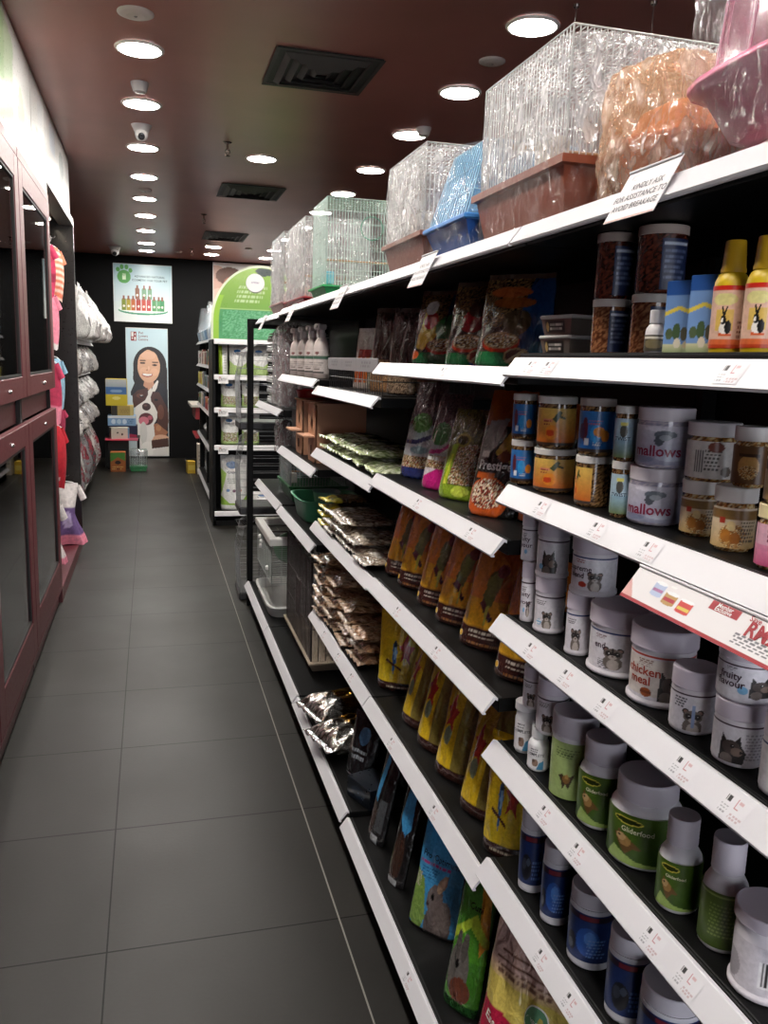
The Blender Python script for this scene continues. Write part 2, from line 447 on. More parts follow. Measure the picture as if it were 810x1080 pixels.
def jar(name, label, cat, P, body, lid, style='straight', lab=None, lid_h=.2, lid_r=1.04, group=None, body_mat='plastic', rot=-PI/4, speck=None, rim=None):
    cx, cy, z, r, h = P
    t = thing(name, label, cat, (cx, cy, z+.0005), rot, group)
    lh = lid_h*h
    if style == 'straight':
        prof = [(r*.9, 0), (r*.99, .002), (r, .006), (r, h-lh)]
        rb = r
    elif style == 'lip':                      # tub with a flared white foot ring
        prof = [(r*1.0, 0), (r*1.05, .002), (r*1.05, .007), (r*.96, .010), (r*.96, h-lh-.004), (r*.93, h-lh)]
        rb = r*.96
    elif style == 'shoulder':
        prof = [(r*.9, 0), (r*.98, .003), (r, .009), (r, (h-lh)*.78), (r*.97, (h-lh)*.85), (r*.84, (h-lh)*.95), (r*.74, (h-lh)*.99), (r*.72, h-lh)]
        rb = r
    elif style == 'bottle':
        prof = [(r*.9, 0), (r*.98, .003), (r, .009), (r, (h-lh)*.72), (r*.93, (h-lh)*.84), (r*.72, (h-lh)*.95), (r*.6, (h-lh)*.98), (r*.58, h-lh)]
        rb = r
    elif style == 'bulge':
        prof = [(r*.86, 0), (r*.96, .004), (r, .014), (r, (h-lh)*.75), (r*.93, (h-lh)*.92), (r*.84, h-lh)]
        rb = r
    mb = MB()
    if speck is not None:
        zs = np.linspace(0, 1, 30); seg = 56
        pr = np.array(prof); zz = np.linspace(0, pr[-1, 1], 30); rr = np.interp(zz, pr[:, 1], pr[:, 0])
        rs = np.random.RandomState(int(cy*1000) % 9973)
        Tt = np.linspace(0, 2*PI, seg, endpoint=False)
        Pg = np.stack([rr[:, None]*np.cos(Tt), rr[:, None]*np.sin(Tt), np.repeat(zz[:, None], seg, 1)], -1)
        C = np.array(speck)[rs.randint(0, len(speck), (30, seg))]
        mb.grid(Pg, C, wrap=True)
        mb.add(Pg[0], [tuple(range(seg))[::-1]], C[0]); mb.add(Pg[-1], [tuple(range(seg))], C[-1])
    else:
        mb.lathe(prof, body, seg=40)
    mb.build('jar_body' if 'bottle' not in name else 'bottle_body', body_mat, t)
    lm = MB(); R2 = r*lid_r if style in ('straight', 'lip') else (r*.98*lid_r if style == 'bulge' else r*(.80 if style == 'shoulder' else .68)*lid_r)
    z0 = h-lh
    lp = [(R2*.98, z0), (R2, z0+.001)]
    k = 5
    for i in range(k):
        a = z0+lh*(.12+.7*i/k)
        lp += [(R2, a), (R2*.985, a+lh*.05)]
    lp += [(R2, z0+lh*.86), (R2*.985, z0+lh*.95), (R2*.95, h), (R2*.9, h-.0006)]
    lm.lathe(lp, lid, seg=40)
    lm.build('lid', 'plastic', t)
    if lab:
        a, b = lab.pop('span', (.08, .78))
        bm = jar_label(rb, a*(h-lh) if a < 1 else a, b*(h-lh), **lab)
        bm.build('label', 'label', t)
    return t

# ------------------------------------------------------------------ pouches and bags
def pouch_surface(w, d, h, lean, seed, round_bottom=.10, top=.05, wr=.35, twist=0.0, neck=1.0):
    rs = np.random.RandomState(seed)
    ph = rs.uniform(0, 6.28, 8); fr = rs.uniform(4, 13, 8); am = rs.uniform(.3, 1, 8)
    def f(x, v, side):
        """x -1..1 across, v 0..1 up, side -1 front / +1 back"""
        x = np.asarray(x, float); v = np.asarray(v, float)
        D = np.where(v < round_bottom, np.sqrt(np.clip(1-(1-v/round_bottom)**2, 0, 1))*.25+.75, 1.0)*np.clip(1-v**2.4, 0, 1)+top*.5
        W = (1-.05*np.sin(PI*v)**2)*(1-(1-neck)*np.clip((v-.6)/.4, 0, 1)**1.5)*np.where(v < .05, .94+.06*v/.05, 1)
        sh = (1-np.abs(x)**2.6)**(1/1.8)
        n = sum(a*np.sin(q*x*1.3+p+q*.9*v*(1 if i % 2 else -1)) for i, (p, q, a) in enumerate(zip(ph, fr, am)))/8
        n2 = sum(a*np.sin(2.1*q*v+p*2+x*q*.5) for p, q, a in zip(ph, fr, am))/8
        y = side*d/2*D*sh*(1+wr*.5*n*np.clip(v*3, 0, 1))+side*d*.07*wr*n2*sh
        px = x*w/2*W+w*.025*wr*n2
        return np.stack([px, y+lean*v*h, h*v*(1+.02*wr*n*v)], -1)
    return f
def pouch(name, label, cat, loc, rot, w, d, h, base, ops, back=None, lean=.12, seed=1, group=None, mat='pouch', texts=(), seal=None, nx=76, nv=84, wr=.45, neck=1.0, top=.05, roll=0.0, emblem=None, band=None, gus=None):
    t = thing(name, label, cat, (loc[0], loc[1], loc[2]+.001), rot, group)
    if roll: t.rotation_euler.y = roll
    f = pouch_surface(w, d, h, lean, seed, wr=wr, neck=neck, top=top)
    mb = MB()
    X, V = np.meshgrid(np.sin(np.linspace(-PI/2, PI/2, nx)), np.linspace(0, 1, nv))
    C = paint((X+1)/2, V, base, ops)
    mb.grid(f(X, V, -1), C)
    Cb = C if back is None else paint((X+1)/2, V, back, [])
    mb.grid(f(X, V, 1)[:, ::-1], Cb[:, ::-1])
    xb = np.sin(np.linspace(-PI/2, PI/2, nx)); lo = np.concatenate([f(xb, np.zeros(nx), -1), f(xb[::-1], np.zeros(nx), 1)])
    mb.add(lo, [tuple(range(len(lo)))[::-1]], C[0, 0])
    for s, size, u, v, col, *b in texts:
        ang = b[1] if len(b) > 1 else 0.0
        def fn(x, y, u=u, v=v, ang=ang):
            x, y = x*math.cos(ang)-y*math.sin(ang), x*math.sin(ang)+y*math.cos(ang)
            p = f((u*2-1)+x/(w/2), v+y/h, -1)
            return (p[0], p[1]-.0016, p[2])
        mb.text(s, size, fn, col, b[0] if b else 0.0)
    mb.build('pouch_body', mat, t)
    if seal is not None:
        sm = MB(); a = f(np.linspace(-1, 1, 16), np.ones(16), -1); 
        k = .045*h
        rows = np.array([a+[0, -.001, -.002], a+[0, lean*k*.5, k], a+[0, lean*k*.5+.0016, k], a+[0, .0016, -.002]])
        sm.grid(rows, seal, smooth=False); sm.build('top_seal', mat, t)
    if emblem is not None:
        u, v, rr, ecol, etxt, esz, etc_ = emblem
        em = MB(); n = 20
        ring = [f((u*2-1)+rr*math.cos(a)/(w/2), v+rr*math.sin(a)/h, -1)+np.array([0, -.0018, 0]) for a in np.linspace(0, 2*PI, n, endpoint=False)]
        cen = f(u*2-1, v, -1)+np.array([0, -.0024, 0])
        rim = [cen+(np.array(p)-cen)*1.1+np.array([0, .0006, 0]) for p in ring]
        em.add(np.array(rim+[cen+np.array([0, .0006, 0])]), [(i, (i+1) % n, n) for i in range(n)], hx('e8e6dc'))
        em.add(np.array(ring+[cen]), [(i, (i+1) % n, n) for i in range(n)], ecol)
        if etxt:
            def fn2(x, y):
                p = f((u*2-1)+x/(w/2), v+y/h, -1); return (p[0], p[1]-.0034, p[2])
            em.text(etxt, esz, fn2, etc_, .012)
        em.build('emblem', 'label', t)
    return t

def carton(name, label, loc, rot, w, d, h, base, ops, texts=(), side=None, cat='box', group=None, n=40, m=60, mat='paper', rx=0.0, front='y'):
    """printed carton: front print on -Y"""
    t = thing(name, label, cat, (loc[0], loc[1], loc[2]+.0006), rot, group)
    t.rotation_euler.x = rx
    mb = MB(); mb.box(-w/2, w/2, -d/2, d/2, 0, h, base if side is None else side, .0012); mb.build('carton_body', mat, t)
    fm = MB(); U, V = np.meshgrid(np.linspace(0, 1, n), np.linspace(0, 1, m))
    P = np.stack([(U-.5)*w*.985, np.full(U.shape, -d/2-.0006), h*(.008+.984*V)], -1)
    fm.grid(P, paint(U, V, base, ops), smooth=False)
    for s, size, u, v, col, *b in texts:
        fm.text(s, size, lambda x, y, u=u, v=v: ((u-.5)*w+x, -d/2-.0012, v*h+y), col, b[0] if b else 0.0)
    fm.build('front_print', mat, t)
    return t

def film_hull(w, d, h, x0=0, y0=0, z0=0, amp=.012, seed=1, p=6, n=72, m=40, topcone=0.0, low=(0, 1.0)):
    """film drawn around a box: a rounded hull with folds"""
    rs = np.random.RandomState(seed)
    T = np.linspace(0, 2*PI, n, endpoint=False); Vv = np.linspace(0, 1, m)
    A, V = np.meshgrid(T, Vv)
    k = (np.abs(np.cos(A))**p+np.abs(np.sin(A))**p)**(-1/p)
    top = np.where(V > .72, np.sqrt(np.clip(1-((V-.72)/.28)**2.2, 0, 1)), 1.0)
    N = np.zeros_like(A)
    for i in range(14):
        a, b = rs.randint(2, 16), rs.uniform(4, 30)
        N += np.sin(a*A+b*V+rs.uniform(0, 6.28))*rs.uniform(.3, 1)/(1+a*.08)
    N /= 5
    N = np.abs(N)*1.4-.4
    rad = k*(top*(1-.02)+.02)
    X = x0+rad*np.cos(A)*(w/2+.006)+amp*N*np.cos(A)*np.minimum(1, top*2); Y = y0+rad*np.sin(A)*(d/2+.006)+amp*N*np.sin(A)*np.minimum(1, top*2)
    zt = np.where(V > .72, .86+.14*np.sin(((V-.72)/.28)*PI/2), V/.72*.86)
    Z = z0+(h+.006+topcone*(1-top))*zt+amp*.5*N*(V > .15)
    mb = MB(); D = np.where(Z < z0+low[0], low[1], 1.0)
    mb.grid(np.stack([X, Y, Z], -1), np.repeat(D[..., None], 3, -1), wrap=True)
    return mb

def wire_panel(mb, o, ex, ey, nx, ny, r, c, frame=True):
    """rectangular wire mesh spanned by ex, ey from corner o"""
    o, ex, ey = np.array(o, float), np.array(ex, float), np.array(ey, float)
    for i in range(nx+1):
        a = o+ex*i/nx; mb.tube([a, a+ey], r*(1.7 if frame and i in (0, nx) else 1), c, 4)
    for j in range(ny+1):
        a = o+ey*j/ny; mb.tube([a, a+ex], r*(1.7 if frame and j in (0, ny) else 1), c, 4)
def cage(name, label, loc, w, d, h, tray_h, tray_c, wire_c, rot=0, film='film', cat='cage', group=None, sp=.013, flare=.0, seed=1, perch=True, fit=1.0, wr=.0011, sx=None, topc=None, feeder=hx('e9e3d6'), ring=None, amp=.006):
    """wire cage on a plastic tray; w along X, d along Y"""
    t = thing(name, label, cat, (loc[0], loc[1], loc[2]+.001), rot, group)
    tm = MB()
    def rect(wi, de, z): return [(-wi/2, -de/2, z), (wi/2, -de/2, z), (wi/2, de/2, z), (-wi/2, de/2, z)]
    k = .86
    rings = [rect(w*k, d*k, 0), rect(w*(k+.02), d*(k+.02), .004), rect(w*.99, d*.99, tray_h*.86), rect(w*1.05, d*1.05, tray_h*.88), rect(w*1.05, d*1.05, tray_h), rect(w*.97, d*.97, tray_h), rect(w*k*.97, d*k*.97, .008)]
    tm.grid(np.array(rings), tray_c, wrap=True, smooth=False)
    tm.add(rings[0], [(3, 2, 1, 0)], tray_c); tm.add(rings[-1], [(0, 1, 2, 3)], tray_c)
    tm.build('tray', 'plastic', t)
    z0 = tray_h*.9; hh = h-z0; W, D = w*.95, d*.95
    nx, ny = max(6, int(W/sp)), max(6, int(D/sp)); nz = max(3, int(hh/(sp*4)))
    for nm, o, ex, ey, a, b in (('wire_front', (-W/2, -D/2, z0), (W, 0, 0), (0, 0, hh), nx, nz), ('wire_back', (-W/2, D/2, z0), (W, 0, 0), (0, 0, hh), nx, nz),
                                ('wire_side', (-W/2, -D/2, z0), (0, D, 0), (0, 0, hh), ny, nz), ('wire_side', (W/2, -D/2, z0), (0, D, 0), (0, 0, hh), ny, nz)):
        m_ = MB(); wire_panel(m_, o, ex, ey, a, b, wr, wire_c); m_.build(nm, 'wire', t)
    m_ = MB(); wire_panel(m_, (-W/2, -D/2, h), (W, 0, 0), (0, D, 0), nx, max(3, ny//4), wr, topc if topc is not None else wire_c); m_.build('wire_top', 'wire', t)
    if perch:
        m_ = MB(); m_.tube([(-W/2, .1*D, z0+hh*.35), (W/2, .1*D, z0+hh*.35)], .005, hx('a97c4e'), 8); m_.build('perch', 'wood', t)
        m_ = MB(); m_.box(-W/2+.004, -W/2+.045, -D*.3, -D*.3+.06, z0+.015, z0+.065, feeder, .003); m_.build('feeder', 'plastic', t)
    # door with its own frame
    m_ = MB(); wire_panel(m_, (-W/2-.002, -.05, z0+hh*.25), (0, .1, 0), (0, 0, hh*.4), 7, 2, wr, wire_c); m_.build('door', 'wire', t)
    if ring is not None:
        m_ = MB(); m_.tube([(.05*W+.045*math.cos(a), -D/2-.003, z0+hh*.68+.045*math.sin(a)) for a in np.linspace(0, 2*PI, 28, endpoint=False)], .002, ring, 5, closed=True); m_.build('swing_ring', 'wire', t)
    if film:
        film_hull(w*1.04*fit, d*1.04*fit, h, z0=.004, amp=amp, seed=seed, low=(tray_h, .28)).build('wrapping_film', film, t)
    return t
# ------------------------------------------------------------------ room shell
CEIL = 2.95; YB = 13.2; YF = -2.6; XL = -1.25; XR = 3.6
struct('floor', MB().box(XL, XR, YF, YB, -.06, 0, hx('33312e')), 'floor')
struct('ceiling', MB().box(XL, XR, YF, YB, CEIL, CEIL+.06, hx('4a2a26')), 'ceiling')
struct('wall_left', MB().box(XL-.06, XL, YF, YB, 0, CEIL, BLACK), 'wall_dark')
struct('wall_right', MB().box(XR, XR+.06, YF, YB, 0, CEIL, BLACK), 'wall_red')
struct('wall_back', MB().box(XL, XR, YB, YB+.06, 0, CEIL, BLACK), 'wall_dark')
# unseen opening under a lintel, added to let the world fill light in
mb = MB(); mb.box(XL, XR, YF-.06, YF, 2.55, CEIL, BLACK); mb.box(XL, -.95, YF-.06, YF, 0, 2.55, BLACK); mb.box(2.9, XR, YF-.06, YF, 0, 2.55, BLACK)
struct('wall_front', mb, 'wall_red')

# ------------------------------------------------------------------ ceiling fittings
ORD = ['first', 'second', 'third', 'fourth', 'fifth', 'sixth', 'seventh', 'eighth', 'ninth', 'tenth', 'eleventh', 'twelfth']
def downlight(x, y, label, group):
    t = thing('downlight', label, 'ceiling light', (x, y, CEIL), 0, group)
    mb = MB(); mb.lathe([(.095, -.001), (.098, -.010), (.110, -.009), (.114, -.003), (.114, -.0005)], hx('f2efe9'), 36, cap=False)
    mb.build('trim_ring', 'plastic', t)
    lm = MB(); lm.lathe([(.0955, -.003), (.0955, -.008)], WHITE, 36); lm.build('lens', 'lens', t)
LY = [4.406, 5.312, 6.369, 7.376, 8.367, 9.359, 10.465, 11.591, 12.417]
for i, y in enumerate(LY):
    downlight(-.025, y, 'round lit downlight over the aisle, %s of its row from the black back wall' % ORD[8-i], 'downlights over the aisle')
for i, y in enumerate((3.42, 2.42, 1.42, .42, -.58, -1.58)):
    downlight(-.025, y, 'round lit downlight over the aisle near the entrance, %s after the flat detector' % ORD[i], 'downlights over the aisle')
for i, (x, y) in enumerate(((1.565, 3.532), (1.586, 4.461), (1.586, 5.362), (1.603, 6.405), (1.609, 7.372))):
    downlight(x, y, 'round lit downlight beyond the wrapped cages, %s along from the hanging wires' % ORD[i], 'downlights above the wrapped cages')
for i, y in enumerate((8.37, 9.36, 10.4, 11.5, 12.4)):
    downlight(1.61, y, 'round lit downlight hidden behind the wrapped cages, %s past the cup shaped sensor' % ORD[i], 'downlights above the wrapped cages')
for i, y in enumerate((2.5, 1.5, .5, -.5)):
    downlight(1.565, y, 'round lit downlight between hanging wires and entrance, %s from the wires' % ORD[i], 'downlights above the wrapped cages')
for i, (x, y) in enumerate(((.79, 6.37), (.811, 11.53), (.845, 12.37))):
    downlight(x, y, ['round lit ceiling downlight between the first and second air vents', 'lit downlight just past the last air vent, above the green arch', 'lit downlight close to the back wall above the green arch'][i], 'downlights in line with the air vents')

def vent(x0, x1, y0, y1, label):
    t = thing('air_vent', label, 'air vent', ((x0+x1)/2, (y0+y1)/2, CEIL), 0, 'ceiling air vents')
    W, D = (x1-x0)/2, (y1-y0)/2
    mb = MB(); mb.box(-W*.97, W*.97, -D*.97, D*.97, -.003, -.0004, hx('0b0b0b')); mb.build('backing', 'matte', t)
    for i in range(5):
        k0 = 1-.2*i; mb = MB()
        k1 = k0-.075 if i == 0 else k0-.10
        z0, z1 = (-.008, -.003) if i == 0 else (-.022, -.004)
        for a in range(4):
            def rot(px, py, a=a):
                for _ in range(a): px, py = -py, px
                return px*W, py*D
            q = [rot(-k0, -k0)+(z1 if i else z0,), rot(k0, -k0)+(z1 if i else z0,), rot(k1, -k1)+(z0,), rot(-k1, -k1)+(z0,)]
            q2 = [(p[0], p[1], p[2]-.002) for p in q]
            mb.add(q+q2, [(0, 1, 2, 3), (7, 6, 5, 4), (0, 4, 5, 1), (1, 5, 6, 2), (2, 6, 7, 3), (3, 7, 4, 0)], hx('3a3836') if i else hx('2c2b2a'))
        mb.build('frame' if i == 0 else 'louvre_ring', 'matte', t)
vent(.578, 1.095, 4.13, 4.69, 'large black square louvred air vent, first of the three from the entrance')
vent(.585, 1.12, 7.34, 7.94, 'black louvred air vent second along the ceiling')
vent(.62, 1.12, 10.15, 10.86, 'black louvred air vent, third of the three from the entrance')
def disc(x, y, r, label, cat='smoke detector', name='smoke_detector'):
    t = thing(name, label, cat, (x, y, CEIL)); mb = MB()
    mb.lathe([(r*.5, -.016), (r*.8, -.012), (r, -.006), (r, -.0005)], hx('c9bdb8'), 28); mb.build('cover', 'plastic', t)
    mb = MB(); mb.lathe([(.004, -.02), (.008, -.0162)], hx('8d8683'), 10); mb.build('sensor_pin', 'plastic', t)
disc(-.036, 3.974, .075, 'flat round grey ceiling detector in front of the first aisle downlight')
disc(1.565, 3.974, .062, 'flat round grey ceiling detector between the two brightest downlights behind the cages')
disc(-.02, 7.944, .055, 'small flat round ceiling detector among the far aisle downlights')
disc(1.258, 11.479, .05, 'tiny flat round ceiling detector beyond the last air vent')
disc(.40, 12.3, .05, 'tiny flat ceiling detector in front of the black back wall')
def dome_cam(x, y, label, s=1.0, yaw=0):
    t = thing('security_camera', label, 'security camera', (x, y, CEIL), yaw, 'white ceiling security cameras')
    mb = MB(); mb.lathe([(.03*s, -.055*s), (.045*s, -.045*s), (.062*s, -.01*s), (.066*s, -.0005)], hx('dcdad8'), 26); mb.build('housing', 'plastic', t)
    U, V = np.meshgrid(np.linspace(0, 2*PI, 24, endpoint=False), np.linspace(-PI/2, PI/2, 14)); mb = MB()
    mb.grid(np.stack([.042*s*np.cos(V)*np.cos(U), .042*s*np.cos(V)*np.sin(U)-.012*s, .042*s*np.sin(V)-.06*s], -1), hx('e6e4e2'), wrap=True); mb.build('ball', 'plastic', t)
    mb = MB(); mb.lathe([(.022*s, 0), (.022*s, .01*s), (.014*s, .012*s), (.002*s, .009*s)], hx('15161a'), 18)
    mb.move(Matrix.Translation((0, -.043*s, -.078*s)) @ Matrix.Rotation(PI*.62, 4, 'X')); mb.build('camera_lens', 'gloss', t)
dome_cam(-.03, 5.792, 'white dome security camera between the second and third aisle downlights', .95)
dome_cam(-.433, 12.211, 'small white security camera at the far end near the back wall', 1.2)
def beam(x, y, label):
    t = thing('motion_sensor', label, 'sensor', (x, y, CEIL), 0, 'white cup shaped ceiling sensors')
    mb = MB(); mb.lathe([(.032, -.045), (.035, -.042), (.045, -.012), (.047, -.0005)], hx('c8c4c2'), 24); mb.build('cup', 'plastic', t)
    mb = MB(); mb.lathe([(.002, -.004), (.026, -.003), (.030, .002)], hx('9c9694'), 20); mb.move(Matrix.Translation((0, 0, -.0455))); mb.build('sensor_window', 'plastic', t)
beam(-.03, 4.93, 'white cup shaped ceiling sensor just before the second aisle downlight')
beam(1.62, 5.18, 'white cup shaped ceiling sensor touching a downlight behind the brown tray cages')
def sprinkler(x, y, label):
    t = thing('sprinkler_head', label, 'sprinkler', (x, y, CEIL), 0, 'ceiling sprinkler heads')
    mb = MB(); mb.lathe([(.022, -.006), (.03, -.0005)], hx('6b5550'), 18); mb.build('escutcheon', 'chrome', t)
    mb = MB(); mb.lathe([(.008, -.05), (.008, -.006)], hx('8d7b72'), 10); mb.tube([(-.014, 0, -.05), (-.016, 0, -.065), (0, 0, -.085)], .003, hx('8d7b72')); mb.tube([(.014, 0, -.05), (.016, 0, -.065), (0, 0, -.085)], .003, hx('8d7b72')); mb.lathe([(.012, -.053), (.015, -.047)], hx('8d7b72'), 12); mb.build('frame_arms', 'chrome', t)
    mb = MB(); mb.lathe([(.003, -.091), (.017, -.088), (.017, -.085)], hx('8d7b72'), 14); mb.build('deflector', 'chrome', t)
sprinkler(.518, 6.006, 'small metal sprinkler head between the first and second air vents')
sprinkler(.542, 9.017, 'small metal sprinkler head between the second and third air vents')
sprinkler(.554, 11.9, 'small metal sprinkler head near the back wall')
for i, (x, y) in enumerate(((1.636, 3.285), (1.902, 3.16))):
    mb = MB(); mb.tube([(0, 0, 0), (.002, .001, -.7)], .0022, hx('8f8784'), 6); mb.lathe([(.012, -.01), (.014, -.0003)], hx('8f8784'), 12)
    o = mb.build('hanging_wire', 'chrome', None, (x, y, CEIL))
    tag(o, ['thin hanging ceiling wire behind the big white wire cage', 'thin wire hanging from the ceiling behind the pink pet home'][i], 'wire', 'ceiling hanging wires')

# ------------------------------------------------------------------ left: lacquered display cabinets
RED = hx('5e1c24'); RED2 = hx('561a21')
def cabinet(y0, y1, label, first=False):
    """front at x=-.55; two glazed doors one above the other, a niche between"""
    cy = (y0+y1)/2
    t = thing('display_cabinet', label, 'cabinet', (-.55, cy, 0), 0, 'glass fronted red display cabinets')
    Tm = Matrix.Translation((.55, -cy, 0))
    def B(name, mat, mb, parent=t): return mb.move(Tm).build(name, mat, parent)
    mb = MB()
    D = -1.15
    for a, b in ((y0+.001, y0+.025), (y1-.025, y1-.001)): mb.box(D, -.58, a, b, .1, 2.43, hx('1d1a1a'))
    mb.box(D, D+.02, y0+.025, y1-.025, .1, 2.43, hx('191818'))
    for z in (.14, 1.13, 1.34, 2.40): mb.box(D+.02, -.58, y0+.025, y1-.025, z-.012, z+.012, hx('1f1c1b'))
    B('carcass', 'matte', mb)
    mb = MB(); mb.box(-.80, -.60, y0+.03, y1-.03, 1.215, 1.33, RED2); B('niche_back', 'lacquer', mb)
    mb = MB(); mb.box(D+.02, -.575, y0+.01, y1-.01, .0, .1, RED2); B('plinth', 'lacquer', mb)
    mb = MB(); mb.box(-.585, -.552, y0+.001, y1-.001, 2.385, 2.43, RED, .002); B('top_rail', 'lacquer', mb)
    mb = MB(); mb.box(-.585, -.5505, y0+.001, y1-.001, .1, .12, RED); B('bottom_rail', 'lacquer', mb)
    for z0, z1, g0, g1, kz in ((1.335, 2.383, 1.43, 2.283, 1.38), (.125, 1.215, .285, 1.12, 1.165)):
        mb = MB(); X0, X1 = -.58, -.55
        gy0, gy1 = y0+.125, y1-.115
        mb.box(X0, X1, y0+.003, gy0, z0, z1, RED, .002); mb.box(X0, X1, gy1, y1-.003, z0, z1, RED, .002)
        mb.box(X0, X1, gy0, gy1, z0, g0, RED, .002); mb.box(X0, X1, gy0, gy1, g1, z1, RED, .002)
        d = B('door', 'lacquer', mb)
        mb = MB()
        for a, b, c_, e in ((gy0, gy0+.012, g0, g1), (gy1-.012, gy1, g0, g1), (gy0+.012, gy1-.012, g0, g0+.012), (gy0+.012, gy1-.012, g1-.012, g1)): mb.box(-.571, -.5545, a, b, c_, e, hx('191919'))
        B('glazing_bead', 'matte', mb, d)
        mb = MB(); mb.box(-.566, -.561, gy0+.003, gy1-.003, g0+.003, g1-.003, WHITE); B('glass_pane', 'glass', mb, d)
        mb = MB()
        for yy in (cy,):
            mb.lathe([(.009, 0), (.010, .004), (.007, .012), (.004, .013)], hx('d8d4d0'), 16); mb.move(Matrix.Translation((-.55, yy, kz)) @ Matrix.Rotation(PI/2, 4, 'Y'))
        B('lock', 'chrome', mb, d)
    # glass enclosure inside: shelves and a lit strip, seen dimly through the pane
    mb = MB(); mb.box(-1.0, -.62, y0+.05, y1-.05, .70, .715, hx('b49a78')); B('inner_shelf', 'wood', mb)
    mb = MB(); mb.box(-1.0, -.62, y0+.05, y1-.05, 1.80, 1.812, hx('55504c')); B('inner_shelf', 'wood', mb)
cabinet(1.12, 2.165, 'dark red glass fronted display cabinet first from the entrance')
cabinet(2.17, 3.145, 'dark red glass fronted display cabinet second from the entrance')
cabinet(3.15, 4.211, 'dark red glass fronted display cabinet second from the pet clothes niche')
cabinet(4.217, 5.42, 'dark red glass fronted display cabinet next to the hanging pet clothes')
# bottles and things standing dimly in the lower case
def panel_ops(k):
    g = hx('b9cfae'); g2 = hx('9fc18e'); p = hx('e3b9b3')
    if k == 0: return [('p', [(.1, .1), (.2, .7), (.3, .95), (.36, .8), (.28, .3)], g), ('p', [(.5, 0), (.42, .8), (.55, 1), (.75, .95), (.8, .6), (.7, 0)], g), ('p', [(.58, .3), (.56, .85), (.66, .9), (.7, .5)], g2)]
    if k == 1: return [('p', [(.15, 0), (.1, .9), (.35, 1), (.6, .85), (.55, 0)], g), ('p', [(.25, .3), (.25, .9), (.42, .9), (.4, .4)], g2), ('e', .75, .3, .08, .3, g)]
    if k == 2: return [('r', .3, 0, .7, .55, p), ('r', .45, .1, .8, .9, hx('d5d9da'))]
    return [('r', .15, .45, .35, .9, hx('cfd9e2')), ('e', .62, .55, .1, .25, hx('9aa4a2')), ('e', .6, .25, .2, .1, hx('b3b1b0'))]
for k, (y0, y1, lb) in enumerate(((2.1, 3.45, 'pale glossy panel with faint green leaves, first above the cabinets'), (3.45, 4.83, 'pale glossy panel with a tall green leaf print above the glass cabinets'), (4.835, 5.44, 'narrow pale glossy panel with a pinkish print above the last glass cabinet'), (5.445, 6.95, 'pale glossy panel with a grey print above the hanging pet clothes'))):
    z0 = 2.436 if k < 3 else 2.56
    t = thing('fascia_panel', lb, 'panel', (-.56, (y0+y1)/2, z0), 0, 'fascia panels over the left wall')
    mb = MB(); mb.box(-.04, 0, -(y1-y0)/2+.002, (y1-y0)/2-.002, 0, 2.945-z0, hx('d9dad6'), .003); mb.build('panel_board', 'gloss', t)
    U, V = np.meshgrid(np.linspace(0, 1, 50), np.linspace(0, 1, 30)); mb = MB()
    mb.grid(np.stack([np.full(U.shape, .0008), (U-.5)*(y1-y0)*.985, (2.945-z0)*(.01+.98*V)], -1), paint(U, V, hx('dcdedb'), panel_ops(k)), smooth=False); mb.build('printed_face', 'gloss', t)

# niche with hanging pet clothes
struct('trim_1', MB().box(-1.24, -.555, 7.14, 7.18, 0, 2.56, hx('1c1715'), .002), 'gloss')
struct('trim_2', MB().box(-1.24, -.552, 5.425, 7.14, 0, .09, RED2, .002), 'lacquer')
struct('trim_3', MB().box(-1.0, -.98, 5.43, 7.14, .09, 2.5, hx('181514')), 'matte')
struct('trim_4', MB().box(-.66, -.556, 5.445, 7.2, 2.50, 2.556, hx('d9d8d5'), .002), 'gloss')
t = thing('strip_lamp', 'slim lit strip lamp under the header above the pet clothes', 'lamp', (-.70, 6.3, 2.50))
MB().box(-.02, .02, -.55, .55, -.006, 0, hx('c9c9c9')).build('lamp_housing', 'plastic', t)
MB().box(-.013, .013, -.54, .54, -.012, -.0062, WHITE).build('lamp_tube', 'strip', t)

